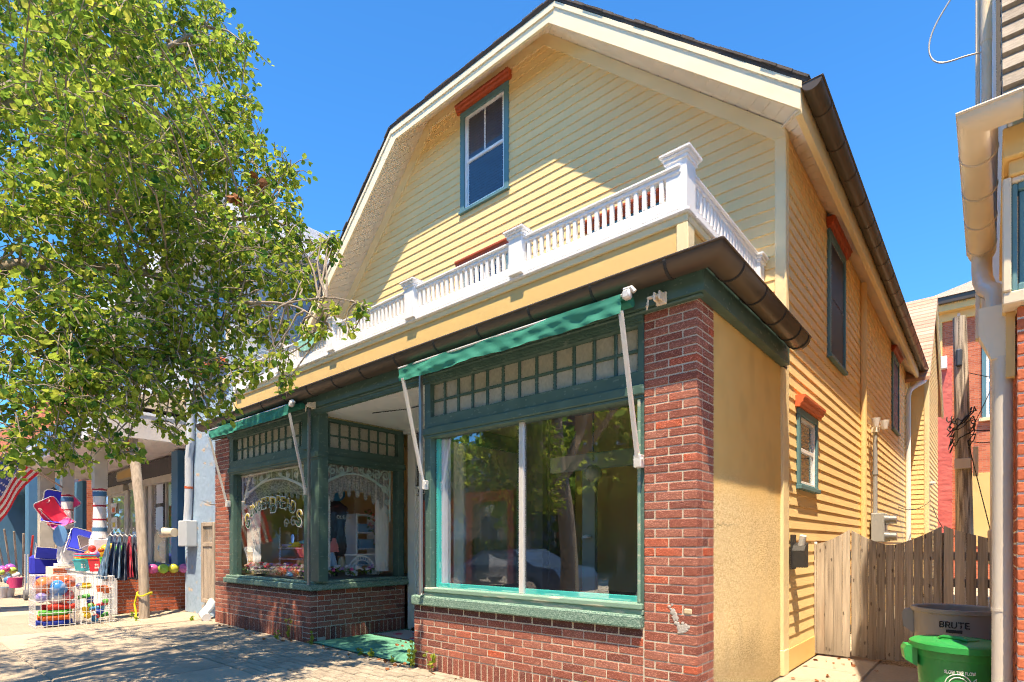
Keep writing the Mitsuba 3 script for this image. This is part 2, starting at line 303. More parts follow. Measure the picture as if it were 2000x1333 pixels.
# crown moulding strip along the top of the fascia
hp('rake_moulding', prism([(.268, 5.428), (-2.466, 7.876), (-2.49, 7.832), (.268, 5.37)], 'y', 1.684, 1.6995), 'fascia')
hp('rake_moulding', prism([(-2.4665, 7.876), (-5.694, 7.876), (-5.67, 7.80), (-2.4905, 7.80)], 'y', 1.682, 1.7), 'fascia')
hp('rake_moulding', prism([(-5.6945, 7.876), (-8.434, 5.428), (-8.434, 5.37), (-5.6705, 7.832)], 'y', 1.684, 1.6995), 'fascia')
S3 = lambda x, y, z: (x, y, z)
hp('soffit', slab_strips((-2.573, 1.73, 7.70), (.235, 1.73, 5.215), (-2.993, 2.2, 8.16), (-.0, 2.2, 5.445), 24, .007), 'soffit', kind='stuff')
hp('soffit', slab_strips((-5.587, 1.73, 7.70), (-2.573, 1.73, 7.70), (-5.332, 2.2, 8.16), (-2.993, 2.2, 8.16), 22, .007), 'soffit', kind='stuff')
hp('soffit', slab_strips((-8.38, 1.73, 5.24), (-5.587, 1.73, 7.70), (-8.2, 2.2, 5.46), (-5.332, 2.2, 8.16), 26, .008), 'soffit', kind='stuff')
hp('soffit', slab_strips((.23, 1.75, 5.20), (.23, 13.05, 5.20), (-.03, 2.2, 5.445), (-.03, 13.05, 5.445), 80, .007), 'soffit', kind='stuff')
hp('soffit_backing', cat([slab_strips((-2.573, 1.73, 7.716), (.235, 1.73, 5.231), (-2.993, 2.2, 8.176), (-.0, 2.2, 5.461), 1, 0, .003), slab_strips((-5.587, 1.73, 7.716), (-2.573, 1.73, 7.716), (-5.332, 2.2, 8.176), (-2.993, 2.2, 8.176), 1, 0, .003), slab_strips((-8.38, 1.73, 5.256), (-5.587, 1.73, 7.716), (-8.2, 2.2, 5.476), (-5.332, 2.2, 8.176), 1, 0, .003), slab_strips((.23, 1.75, 5.216), (.23, 13.05, 5.216), (-.03, 2.2, 5.461), (-.03, 13.05, 5.461), 1, 0, .003)]), 'soffit', kind='stuff')
hp('soffit_miter', cat([beam((.235, 1.735, 5.205), (-.015, 2.2, 5.437), .06, .012), beam((-2.573, 1.735, 7.695), (-2.993, 2.2, 8.15), .05, .012), beam((-5.587, 1.735, 7.695), (-5.332, 2.2, 8.15), .05, .012)]), 'soffit')
hp('eave_fascia', cbox(.225, .258, 1.73, 13.08, 5.17, 5.40), 'cream')
hp('eave_fascia', prism([(-.02, 5.43), (.225, 5.19), (.225, 5.36), (.1, 5.46), (-.02, 5.47)], 'y', 13.055, 13.08), 'cream')
hp('eave_trim', box(.2, .2245, 1.74, 13.05, 5.175, 5.20), 'cream')
RY, RZ = 3.33, 9.36
r0 = [(.30, 1.69, 5.40), (.30, 13.2, 5.40), (-4.08, 13.2, 9.36), (-4.08, RY, 9.36), (-2.46, 1.69, 7.885)]
def slabroof(pts, th=.045):
    p = np.array(pts, float); n = np.cross(p[1]-p[0], p[2]-p[0]); n /= np.linalg.norm(n); n = n if n[2] > 0 else -n
    k = len(p); v = np.vstack([p, p+n*th]); f = [(0, i, i+1) for i in range(1, k-1)] + [(k, k+i+1, k+i) for i in range(1, k-1)]
    for i in range(k):
        j = (i+1) % k; f += [(i, j, k+j), (i, k+j, k+i)]
    m = trimesh.Trimesh(v, np.array(f), process=False); trimesh.repair.fix_normals(m); return m
RF = hp('roof', slabroof(r0), 'shingle', uv=(.4, .4))
hp('roof', slabroof([(-8.46, 1.69, 5.40), (-5.70, 1.69, 7.885), (-4.08, RY, 9.36), (-4.08, 13.2, 9.36), (-8.46, 13.2, 5.40)]), 'shingle', uv=(.4, .4))
hp('roof', slabroof([(-2.46, 1.69, 7.885), (-4.08, RY, 9.36), (-5.70, 1.69, 7.885)]), 'shingle', uv=(.4, .4))
for (xa, za), (xb, zb) in (((.31, 5.42), (-2.46, 7.90)), ((-2.46, 7.91), (-5.70, 7.91)), ((-5.70, 7.90), (-8.46, 5.42))):
    L_ = math.hypot(xb-xa, zb-za); n_ = int(L_/.17); dx, dz = (xb-xa)/L_, (zb-za)/L_
    for i in range(n_):
        a, b = L_*i/n_, L_*(i+1)/n_ - .004; th = R.uniform(-.004, .006)*(1.0 if i % 3 else 1.6); nx, nz = (-dz, dx) if dx > 0 else (dz, -dx)
        c0 = np.array([xa+dx*a, za+dz*a]); c1 = np.array([xa+dx*b, za+dz*b]); nn = np.array([nx, nz])
        y0 = 1.668 + R.uniform(-.012, .012)
        m = prism([c0+nn*.012, c1+nn*.012, c1+nn*(.03+th), c0+nn*(.03+th)], 'y', y0, y0+(.35 if abs(dz) > .1 else .2)); trimesh.repair.fix_normals(m)
        hp('roof__shingle', m, 'shingle', uv=(R.random(), R.random()))
# --- eave gutter (half round, bronze)
def halfround(path_o, r, c_off, zc, th=.004, n=12, caps=True):
    """path_o(o) -> list of 3-D stations for the profile point at outward offset o; profile: half circle of radius r about offset c_off, height zc"""
    an = np.linspace(math.pi, 2*math.pi, n); prof = [(c_off+r*math.cos(a), zc+r*math.sin(a)) for a in an] + [(c_off+(r-th)*math.cos(a), zc+(r-th)*math.sin(a)) for a in an[::-1]]
    st = np.array([[(*xy, z) for xy in path_o(o)] for o, z in prof]).transpose(1, 0, 2)
    s, k = st.shape[:2]; f = []
    for i in range(s-1):
        for j in range(k):
            j2 = (j+1) % k; f += [(i*k+j, i*k+j2, (i+1)*k+j2), (i*k+j, (i+1)*k+j2, (i+1)*k+j)]
    v = st.reshape(-1, 3)
    if caps:
        for e in (0, s-1):
            b = e*k; f += [(b, b+j, b+j+1) for j in range(1, n-1)]
    m = trimesh.Trimesh(v, np.array(f), process=False); trimesh.repair.fix_normals(m); return m
def arcstrip(fn, r, c_off, zc, w=.02, a0=math.pi*.98, a1=2.02*math.pi, n=14, th=.006):
    an = np.linspace(a0, a1, n); v = []
    for a in an:
        for rr in (r, r+th):
            for s in (-w/2, w/2): v.append(fn(c_off+rr*math.cos(a), s, zc+rr*math.sin(a)))
    f = []
    for i in range(n-1):
        b = i*4; c = b+4
        for p, q in ((0, 1), (1, 3), (3, 2), (2, 0)): f += [(b+p, b+q, c+q), (b+p, c+q, c+p)]
    m = trimesh.Trimesh(np.array(v), np.array(f), process=False); trimesh.repair.fix_normals(m); return m
EG = hp('eave_gutter', halfround(lambda o: [(.255+o, 1.69), (.255+o, 13.1)], .085, .09, 5.40), 'bronze', smooth=40)
hp('eave_gutter__lip', cat([tube([(.432, 1.69, 5.40), (.432, 13.1, 5.40)], .009, 6), tube([(.432, 1.69, 5.40), (.262, 1.69, 5.40)], .006, 6)]), 'bronze')
for y in np.arange(2.1, 13, .62):
    hp('eave_gutter__strap', arcstrip(lambda o, s, z, y=y: (.255+o, y+s, z), .085, .09, 5.40), 'bronze')
# --- shop cornice gutter with corner
SG = hp('shop_gutter', halfround(lambda o: [(-8.2, -o), (o, -o), (o, 1.955)], .098, .183, 3.205), 'bronze', smooth=40)
hp('shop_gutter__lip', tube([(-8.2, -.281, 3.207), (.274, -.281, 3.207), (.281, -.274, 3.207), (.281, 1.955, 3.207)], .009, 6), 'bronze')
for x in (-.112, -.70, -1.29, -1.875, -2.44, -3.05, -3.65, -4.2, -4.76, -5.34, -5.95, -6.53, -7.12, -7.79):
    hp('shop_gutter__strap', arcstrip(lambda o, s, z, x=x: (x+s, -o, z), .098, .183, 3.205), 'black_rubber')
    hp('shop_gutter__hanger', tube([(x, -.275, 3.21), (x+.005, -.24, 3.235), (x, -.1, 3.245), (x, .02, 3.24)], .0035, 5), 'steel')
for y in (.12, .62, 1.13, 1.6, 1.88):
    hp('shop_gutter__strap', arcstrip(lambda o, s, z, y=y: (o, y+s, z), .098, .183, 3.205), 'black_rubber')
# --- green frieze and shop roof
hp('shop_frieze', cat([box(-8.18, .077, -.077, .02, 3.012, 3.205), box(.0, .0765, .02, 2.043, 3.0125, 3.2045)]), 'green')
hp('frieze_moulding', cat([cbox(-8.16, .05, -.05, 0, 2.99, 3.0115), box(-7.62, -.409, -.03, .04, 2.962, 2.9895), box(-7.62, -.41, -.018, .03, 2.945, 2.9615)]), 'green')
hp('shop_roof', box(-8.16, .02, .02, 2.19, 3.03, 3.19), 'shingle', uv=(.3, .3))
# --- stucco side of the shop
def stuc(u, w):
    y = .312 + u*(2.05-.312); z = w*3.03; b = .012*meshkit.fbm(np.stack([y*2, z*2, z*0], 1), 3)
    return np.stack([-.012 + b, y, z], 1)
m = grid(stuc, 30, 50); m.invert() if m.face_normals[:, 0].mean() < 0 else None
hp('stucco_wall', cat([m, box(-.2, -.012, .33, 2.03, 0, 3.0)]), 'stucco', smooth=True)
hp('corner_trim', cbox(-.03, .02, 2.05, 2.2, .25, 3.012), 'cream')
hp('corner_trim', cbox(-.03, .03, 2.04, 2.2, .0, .2495), 'cream')
# --- parapet
hp('parapet', cat([box(-8.19, -.225, .315, .42, 3.1, 3.8), box(-.30, -.225, .42, 2.19, 3.1, 3.8), box(-8.19, -8.1, .42, 2.19, 3.1, 3.8)]), 'panel_yellow')
hp('parapet_board', cat([cbox(-8.20, -.195, .295, .3145, 3.745, 3.808), cbox(-.287, -.1955, .2955, .3145, 3.1, 3.7445), cbox(-8.199, -8.1, .2955, .3145, 3.1, 3.7445)]), 'cream')
hp('parapet_board', cat([cbox(-.2245, -.1955, .34, 2.17, 3.745, 3.8075), cbox(-.2245, -.196, .3146, .43, 3.1, 3.7445), cbox(-.2245, -.196, 2.08, 2.17, 3.1, 3.7445)]), 'cream')
hp('parapet_cap', cat([cbox(-8.22, -.175, .268, .43, 3.8085, 3.842, .01), cbox(-.31, -.1755, .43, 2.17, 3.8086, 3.8415, .01)]), 'white')
BR = hp('balcony_railing', cat([cbox(-8.15, -.245, .275, .335, 3.8425, 3.868), cbox(-8.15, -.245, .285, .325, 3.868, 3.955, .01), cbox(-8.15, -.245, .282, .33, 4.128, 4.165, .008), cbox(-8.15, -.245, .265, .347, 4.1652, 4.192, .008),
        cbox(-.275, -.215, .465, 2.1, 3.8425, 3.868), cbox(-.265, -.225, .465, 2.1, 3.868, 3.955, .01), cbox(-.268, -.222, .465, 2.1, 4.128, 4.165, .008), cbox(-.285, -.203, .465, 2.1, 4.1652, 4.192, .008)]), 'white')
def newel(xc, yc, w, ztop):
    k = hp('balcony_railing__newel_post', cat([cbox(xc-w/2, xc+w/2, yc-w/2, yc+w/2, 3.842, ztop, .004), cbox(xc-w/2-.012, xc+w/2+.012, yc-w/2-.012, yc+w/2+.012, ztop-.03, ztop-.001, .004),
        cbox(xc-w/2-.025, xc+w/2+.025, yc-w/2-.025, yc+w/2+.025, ztop, ztop+.022, .008), cbox(xc-w/2-.04, xc+w/2+.04, yc-w/2-.04, yc+w/2+.04, ztop+.022, ztop+.045, .006),
        trimesh.convex.convex_hull(np.array([(xc-w/2-.04, yc-w/2-.04, ztop+.045), (xc+w/2+.04, yc-w/2-.04, ztop+.045), (xc+w/2+.04, yc+w/2+.04, ztop+.045), (xc-w/2-.04, yc+w/2+.04, ztop+.045), (xc, yc, ztop+.065)]))]), 'white')
px = (-.288, -1.87, -3.445, -5.09, -6.52, -7.95)
newel(-.288, .378, .172, 4.26)
for x in px[1:]: newel(x, .315, .16, 4.215)
newel(-.255, 2.10, .13, 4.13)
for a, b in zip(px, px[1:]):
    n = int(round((a-b-.17)/.0753)); 
    for i in range(n):
        x = a-.085-(a-b-.17)*(i+.5)/n
        if x < -6.6: break
        hp('balcony_railing__baluster', cbox(x-.017, x+.017, .288, .322, 3.955, 4.128, .004), 'white')
for i in range(21):
    y = .50+.0753*i
    hp('balcony_railing__baluster', cbox(-.262, -.228, y-.017, y+.017, 3.955, 4.128, .004), 'white')
# --- windows
def window(front, a0, a1, z0, z1, crown=True, muntin=True, body='teal', depth=.0, screen=False):
    """casing outer a0..a1, z0..z1. front: on the gable wall (x along), else on the side wall (y along)"""
    def bx(p0, p1, d0, d1, q0, q1, c=.004):
        return cbox(p0, p1, 2.2-d1, 2.2-d0, q0, q1, c) if front else cbox(d0, d1, p0, p1, q0, q1, c)
    cw = .085 if a1-a0 > .9 else .07; D = depth
    W = hp('window', cat([bx(a0, a0+cw, -D, .032, z0, z1-cw), bx(a1-cw, a1, -D, .032, z0, z1-cw), bx(a0, a1, -D, .033, z1-cw+.0005, z1), bx(a0-.015, a1+.015, -D, .055, z0-.045, z0-.0005), bx(a0, a1, -D, .034, z0, z0+.02)]), body)
    w0, w1, y0, y1 = a0+cw+.001, a1-cw-.001, z0+.021, z1-cw-.001; fw = .03
    zm = (y0+y1)/2+.01
    put(W+'__frame', cat([bx(w0, w0+fw, -.04-D, .012-D, y0, y1), bx(w1-fw, w1, -.04-D, .012-D, y0, y1), bx(w0+fw, w1-fw, -.04-D, .0125-D, y1-fw, y1), bx(w0+fw, w1-fw, -.04-D, .0125-D, y0, y0+fw)]), 'white')
    bars = [bx(w0+fw+.0005, w1-fw-.0005, -.04-D, .004-D, zm-.022, zm+.022)]
    if muntin: bars.append(bx((w0+w1)/2-.009, (w0+w1)/2+.009, -.02-D, .003-D, zm+.022, y1-fw))
    for p, q in ((y0+fw, zm-.022), (zm+.022, y1-fw)):
        s = 0 if q > zm else -.012
        bars += [bx(w0+fw+.0005, w0+fw+.026, -.04-D, -.002-D+s, p, q), bx(w1-fw-.026, w1-fw-.0005, -.04-D, -.002-D+s, p, q)]
    put(W+'__sash', cat(bars), 'white')
    put(W+'__glass', bx(w0+fw, w1-fw, -.012-D, -.009-D, y0+fw, y1-fw, .0005), 'pane')
    if screen: put(W+'__screen', cat([bx(w0+fw*.6, w1-fw*.6, .0128-D, .015-D, y0+fw*.6, zm-.008, .0005), bx(w0+fw*.6, w1-fw*.6, .0128-D, .015-D, zm+.008, y1-fw*.6, .0005)]), 'screen_navy')
    bl = [bx(w0+fw, w1-fw, -.03-D, -.024-D, zz, zz+.032, .001) for zz in np.arange(y0+fw+.01, y1-fw-.02, .042)]
    put(W+'__blind', cat(bl), 'blind', kind='stuff')
    put(W+'__backing', bx(w0, w1, -.056-D, -.0445-D, y0, y1, .001), 'dark')
    if crown:
        prof = [(.0, z1+.001), (.05, z1+.001), (.056, z1+.03), (.078, z1+.045), (.082, z1+.075), (.1, z1+.09), (.1, z1+.115), (.0, z1+.118)]
        if front: m = prism([(2.2-d, q) for d, q in prof], 'x', a0-.05, a1+.05)
        else: m = prism([(d, q) for d, q in prof], 'y', a0-.05, a1+.05)
        trimesh.repair.fix_normals(m)
        put(W+'__crown', m, 'crown_light' if z1 < 3 else 'crown_red')
    return W
scene['pane'] = {'type': 'thindielectric', 'int_ior': 1.25}
mat('screen_navy', (.010,.017,.045), .45)
mat('blind', (.02,.036,.075), .6)
window(True, -4.615, -3.635, 6.36, 7.86)
window(True, -4.615, -3.635, 3.98, 5.475)
window(True, -2.295, -1.315, 3.72, 5.215)
window(False, 4.05, 5.07, 3.66, 5.22, screen=True)
window(False, 9.93, 10.95, 3.68, 5.22, screen=True)
k_ = window(False, 2.60, 3.44, 1.91, 2.72, muntin=False)
# vent pipe and downspouts of the side wall
hp('vent_pipe', rod((.04, 6.38, .3), (.04, 6.38, 5.35), .045, 12), 'siding', smooth=40, uv=(.2, .4))
hp('downspout', tube([(.36, 12.75, 5.33), (.36, 12.75, 5.26), (.33, 12.72, 5.17), (.2, 12.5, 5.05), (.09, 12.35, 4.93), (.06, 12.3, 4.78), (.06, 12.3, 2.5), (.06, 12.3, .1)], .055, 12), 'white', smooth=40)
# ================================================================ brickwork
CK = [584.3,601.8,619.4,637.4,653.6,671,688.2,705.4,722,740,758,775.7,793.7,811.7,829.3,847,865.7,883.3,900.5,917.8,938,956,976,993.5,1012,1031.8,1050.5,1070,1089.5,1108,1127.8,1145.8,1163.8,1184,1203.5,1223.8,1243,1264.5,1283,1303.4,1321]
ZP = [1.285+(1063.34-v)*3.889/1090.4 for v in CK]      # bed joints of the right pier, measured
while ZP[-1] > .2: ZP.append(ZP[-1]-.0675)
ZP.insert(0, ZP[0]+.045)
J = .0049
bricks = []
def tone():
    return min(1, max(0, R.gauss(.60, .13))) if R.random() > .05 else .96
def brick(x0, x1, y0, y1, z0, z1, t=None, w=0):
    """one laid brick; faces uneven by a couple of millimetres"""
    t = tone() if t is None else t
    m = cbox(x0+J, x1-J, y0+R.uniform(-.002, .0015), y1-J*.2, z0+J+R.uniform(-.001, .001), z1-J, .004) if w == 0 else cbox(x0, x1+R.uniform(-.0015, .002), y0+J, y1-J, z0+J+R.uniform(-.001, .001), z1-J, .004)
    c = np.array([(x0+x1)/2, (y0+y1)/2, (z0+z1)/2]); d = c-CAM
    a = (x1-x0)*(z1-z0)*abs(d[1]) if w == 0 else (y1-y0)*(z1-z0)*abs(d[0])
    bricks.append((a/np.linalg.norm(d)**3, m, (t, R.random())))
SP = .2127; H2 = SP/2
def lay_row(x0, x1, z0, z1, phase, y0=0.0, d=.1, t=None, corner=False):
    """stretchers from x1 leftwards to x0 on a front face"""
    xs = [x1]; x = x1-(SP if phase == 0 else H2)
    while x > x0+.03: xs.append(x); x -= SP
    xs.append(x0)
    for i, (b, a) in enumerate(zip(xs, xs[1:])): brick(a, b+(J if corner and i == 0 else 0), y0, y0+d, z0, z1, t)
def lay_side(y0, y1, z0, z1, phase, xo, xi, t=None):
    ys = [y0]; y = y0+(SP if phase == 0 else H2)
    while y < y1-.03: ys.append(y); y += SP
    ys.append(y1)
    for a, b in zip(ys, ys[1:]): brick(xi, xo, a, b, z0, z1, t, 1)
# right pier, front and return
for k in range(len(ZP)-1):
    z1, z0 = ZP[k], ZP[k+1]; odd = k % 2 == 0
    if z1 < .17: break
    if odd: lay_row(-.409, 0, z0, z1, 1, corner=True); lay_side(.105, .312, z0, z1, 0, 0, -.1)
    else: lay_row(-.409, 0, z0, z1, 0, corner=True); lay_side(.1, .312, z0, z1, 1, 0, -.1)
zs = [.585+(.165-.585)*i/6 for i in range(7)]; zs.insert(0, .655)
for i in range(7):
    lay_row(-3.068, -.4095, zs[i+1], zs[i], i % 2, t=(R.uniform(.05, .2) if i == 0 else None), y0=(.003 if i == 0 else 0))
    lay_side(.1, .34, zs[i+1], zs[i], i % 2, -2.968, -3.067)
def soldiers(x0, x1, ztop, y0=0.0, zb=-.04):
    n = int(round((x1-x0)/.0775))
    for i in range(n): brick(x0+(x1-x0)*i/n, x0+(x1-x0)*(i+1)/n, y0, y0+.1, zb, ztop, R.uniform(.25, .6))
soldiers(-2.86, 0, .163); 
for i in range(3): brick(-3.068, -2.862, 0, .1, .163-.068*(i+1), .163-.068*i, R.uniform(.2, .4))
for i in range(3): lay_side(.0, .31, .163-.068*(i+1), .163-.068*i, i % 2, .0, -.09)
# left bay and pier
zl = [.605+(.19-.605)*i/6 for i in range(7)]; zl.insert(0, .675)
for i in range(7):
    lay_row(-8.16, -5.155, zl[i+1], zl[i], i % 2, t=R.uniform(.05, .25) if i == 0 else None, corner=True)
    lay_side(.1, 1.545, zl[i+1], zl[i], i % 2, -5.155, -5.255)
soldiers(-8.16, -5.362, .188)
for i in range(3): brick(-5.362, -5.155+J, 0, .1, .188-.068*(i+1), .188-.068*i, R.uniform(.3, .5))
n_ = 13
brick(-5.255, -5.155, .1, .22, .052, .188, .4, 1)
for i in range(17):
    y = .22+.0778*i; brick(-5.255, -5.155, y, y+.0778, -.04, .188, R.uniform(.2, .7), 1)
zz = .675; k = 0
while zz < 2.98:
    z1 = min(zz+.0672, 2.99)
    if k % 2: brick(-8.16, -7.95, 0, .1, zz, z1); brick(-7.95, -7.74, 0, .1, zz, z1); brick(-7.74, -7.62, 0, .1, zz, z1)
    else: brick(-8.16, -8.055, 0, .1, zz, z1); brick(-8.055, -7.845, 0, .1, zz, z1); brick(-7.845, -7.62, 0, .1, zz, z1)
    brick(-7.72, -7.62, .1, .21, zz, z1, None, 1)
    zz = z1; k += 1
bricks.sort(key=lambda q: -q[0])
BW = hp('brickwork', cat([box(-.402, -.004, .0045, .312, 0, 3.01), box(-3.06, -.40, .0045, .33, 0, .66), box(-.42, -.4015, .03, .3, .6, 3.0)]), 'mortar')
BW2 = hp('left_brickwork', cat([box(-8.15, -5.160, .0045, .35, 0, .67), box(-5.5, -5.1605, .35, 1.54, 0, .67), box(-8.153, -7.627, .005, .2, .665, 2.985)]), 'mortar')
for a, m, c in bricks[:300]: put((BW if m.vertices[0, 0] > -4 else BW2)+'__brick', m, 'brick', uv=c)
put(BW+'__far_bricks', cat([m for _, m, _ in bricks[300:]]), 'brick', uv=np.vstack([np.tile(c, (len(m.vertices), 1)) for _, m, c in bricks[300:]]), kind='stuff')
# broken mortar patch on the pier
pm = []
path = np.array([(-.205, .838), (-.175, .812), (-.165, .775), (-.158, .745), (-.140, .715), (-.130, .69), (-.10, .695), (-.075, .70), (-.125, .665), (-.118, .642)])
for i in range(70):
    t = R.uniform(0, len(path)-1.001); k = int(t); c = path[k]+(path[k+1]-path[k])*(t-k) + [R.gauss(0, .010), R.gauss(0, .009)]; r = R.uniform(.006, .017)
    s = icosphere(subdivisions=1, radius=1); v = s.vertices; s.vertices = v*np.array([r, .0045, r*R.uniform(.6, 1.3)])*(1+.5*(meshkit.noise(v*2+i*9)-.5))[:, None] + [c[0], -.0005, c[1]]; pm.append(s)
hp('mortar_patch', cat(pm), 'paint', color=(.42, .39, .35))
m = cbox(-.105, -.028, -.006, .05, .782, .838, .016); hp('patch_stone', m, 'paint', color=(.55, .46, .30))

# ================================================================ shopfront windows
FB = lambda a0, a1, d0, d1, z0, z1, c=.004: cbox(a0, a1, -d1, -d0, z0, z1, c)      # front plane Y=0, d outward
SB = lambda a0, a1, d0, d1, z0, z1, c=.004: cbox(-5.155+d0, -5.155+d1, a0, a1, z0, z1, c)  # left bay return, a along y
def shop_window(name, B, a0, a1, ga0, ga1, pa0, pa1, n, light, gl='glass_lettered'):
    """transom of n x 2 panes over one big sheet of glass; B places boxes"""
    W = hp(name, cat([B(a0, ga0, -.14, -.005, .80, 2.97), B(ga1, a1, -.14, -.0052, .80, 2.97), B(a0, a1, -.13, -.004, 2.925, 2.975), B(a0, a1, -.13, -.0045, 2.465, 2.585),
        B(a0-.01, a1+.01, -.12, .022, 2.40, 2.475, .008), B(a0, a1, -.12, .008, 2.375, 2.3995)]), 'green')
    bars = [B(pa0+(pa1-pa0)*i/n-.011, pa0+(pa1-pa0)*i/n+.011, -.075, -.04, 2.585, 2.925, .003) for i in range(1, n)]
    bars += [B(ga0, pa0, -.08, -.035, 2.585, 2.925), B(pa1, ga1, -.08, -.035, 2.585, 2.925), B(pa0, pa1, -.074, -.043, 2.742, 2.764, .003)]
    put(W+'__glazing_bar', cat(bars), 'green')
    for i in range(n):
        for j in range(2):
            p, q = pa0+(pa1-pa0)*i/n+.012, pa0+(pa1-pa0)*(i+1)/n-.012
            put(W+'__pane', B(p, q, -.066, -.06, (2.587, 2.765)[j], (2.741, 2.923)[j], .0015), 'frost')
    put(W+'__glass', B(ga0, ga1, -.072, -.066, .84, 2.376, .0005), gl)
    return W
scene['glass_shop'] = {'type': 'thindielectric', 'int_ior': 1.72}
scene['glass_lettered'] = {'type': 'thindielectric', 'int_ior': 1.28}
W1 = shop_window('shop_window', FB, -2.90, -.41, -2.81, -.46, -2.836, -.478, 12, True, 'glass_shop')
put(W1+'__mullion', FB(-1.662, -1.608, -.08, -.045, .84, 2.376), 'alu')
put(W1+'__lower_rail', cat([FB(-2.885, -.412, -.12, .028, .795, .84, .008), FB(-2.89, -.411, -.11, .012, .755, .7945)]), 'green_light')
put(W1+'__stone_sill', cbox(-3.045, -.411, -.062, .12, .655, .7545, .014), 'sill_stone')
put(W1+'__jamb', FB(-.459, -.4355, -.05, .006, .845, 2.37), 'green_light')
W2 = shop_window('shop_window', FB, -7.62, -4.955, -7.48, -5.33, -7.459, -5.125, 12, True)
put(W2+'__stone_sill', cat([cbox(-7.70, -5.05, -.062, .12, .68, .765, .014), cbox(-7.68, -5.08, -.03, .1, .7655, .80, .01)]), 'sill_stone')
W3 = shop_window('shop_window', SB, .012, 1.53, .135, 1.42, .148, 1.409, 8, False)
put(W3+'__stone_sill', cat([cbox(-5.3, -5.0505, .1205, 1.54, .681, .7645, .014), cbox(-5.3, -5.082, .101, 1.53, .765, .7995, .01)]), 'sill_stone')
# entry return of the right bay
W4 = hp('entry_window', cat([cbox(-2.905, -2.86, .14, .19, .8, 2.97), cbox(-2.905, -2.86, 1.48, 1.53, .8, 2.97), cbox(-2.906, -2.859, .19, 1.48, 2.40, 2.58), cbox(-2.906, -2.859, .19, 1.48, 2.92, 2.97), cbox(-2.906, -2.859, .141, 1.529, .70, .80)]), 'green')
put(W4+'__glass', box(-2.886, -2.882, .19, 1.48, .8, 2.4), 'glass')
put(W4+'__pane', box(-2.886, -2.882, .19, 1.48, 2.58, 2.92), 'frost')
hp('entry_panel', box(-2.96, -2.87, .335, 1.53, .0, .699), 'green')
# --- recess: ceiling, doors, casings
slabs = [cbox(-5.15, -2.87, .02+i*.0765, .02+i*.0765+.073, 2.985, 3.0, .004) for i in range(20)]
hp('entry_ceiling', cat(slabs), 'white')
hp('entry_ceiling__cornice', cbox(-5.14, -2.91, 1.49, 1.545, 2.93, 2.984), 'white')
hp('entry_ceiling__wire', cat([tube([(-4.5, .5, 2.975), (-4.0, .62, 2.965), (-3.5, .62, 2.96), (-3.2, .5, 2.96), (-3.1, .35, 2.97)], .006, 5), tube([(-3.2, .5, 2.985), (-3.2, .5, 2.94)], .03, 8)]), 'dark')
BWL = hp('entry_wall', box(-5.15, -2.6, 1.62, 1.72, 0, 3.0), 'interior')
hp('entry_casing', cat([cbox(-5.10, -4.93, 1.545, 1.6, .0, 2.93), cbox(-4.93, -4.86, 1.555, 1.6, 0, 2.0), cbox(-4.10, -3.90, 1.545, 1.6, 0, 2.93), cbox(-4.93, -4.10, 1.55, 1.6, 2.02, 2.10), cbox(-4.95, -4.08, 1.53, 1.6, 2.1, 2.14), cbox(-4.84, -4.72, 1.57, 1.6, 2.14, 2.93)]), 'white')
def door(x0, x1, zt):
    D = hp('door', cat([cbox(x0, x0+.11, 1.565, 1.61, .03, zt), cbox(x1-.11, x1, 1.565, 1.61, .03, zt), cbox(x0+.11, x1-.11, 1.566, 1.61, zt-.14, zt), cbox(x0+.11, x1-.11, 1.566, 1.61, .03, .5)]), 'door_red')
    put(D+'__glass', box(x0+.11, x1-.11, 1.585, 1.59, .5, zt-.14), 'glass'); return D
mat('door_red', (.42,.09,.07), .4)
D1 = door(-4.86, -4.10, 1.93); D2 = door(-3.88, -3.02, 1.98)
put(D1+'__curtain', grid(lambda u, w: np.stack([-4.73+u*.5, 1.603+.008*np.sin(u*60), .52+w*1.25], 1), 60, 3), 'lace')
put(D1+'__handle', cat([rod((-4.8, 1.55, .95), (-4.8, 1.55, 1.15), .012), rod((-4.8, 1.57, .95), (-4.8, 1.55, .95), .01)]), 'steel')
put(D1+'__lettering', text_on('GINGERBREADS', .075, (-4.86, 1.548, 2.03), (1, 0, 0), (0, 0, 1), .004, width=.74), 'dark')
put(D2+'__number', text_on('49', .095, (-3.52, 1.562, 1.70), (1, 0, 0), (0, 0, 1), .003), 'paint', color=(.8, .8, .78))
hp('transom_sash', cat([cbox(-4.72, -4.12, 1.575, 1.6, 2.18, 2.9)]), 'green')
hp('threshold', cbox(-4.9, -4.05, 1.45, 1.62, .0, .06), 'dark')
# --- bay interiors
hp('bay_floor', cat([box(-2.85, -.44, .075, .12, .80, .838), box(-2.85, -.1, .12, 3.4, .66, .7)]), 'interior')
hp('bay_ledge', cat([cbox(-2.80, -.462, .0765, .13, .8385, .884, .003), cbox(-2.80, -2.752, .078, .16, .862, 2.37, .003)]), 'turquoise')
mat('turquoise', (.09,.74,.68), .5)
hp('bay_post', cbox(-2.752, -2.66, .09, .17, .862, 2.37, .02), 'paint', color=(.72, .76, .88))
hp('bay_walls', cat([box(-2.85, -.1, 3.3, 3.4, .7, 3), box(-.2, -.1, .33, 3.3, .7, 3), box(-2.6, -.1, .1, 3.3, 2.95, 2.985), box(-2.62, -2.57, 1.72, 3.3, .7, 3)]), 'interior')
hp('bay_partition', cat([cbox(-2.4, -.25, 1.5, 1.56, 2.12, 2.30), cbox(-1.95, -1.78, 1.5, 1.56, .7, 2.12)]), 'paint', color=(.36, .42, .38))
hp('bay_partition__knob', lathe([(0, 0), (.06, .0), (.05, .03), (0, .04)], 16, (-1.86, 1.46, 1.35)), 'white')
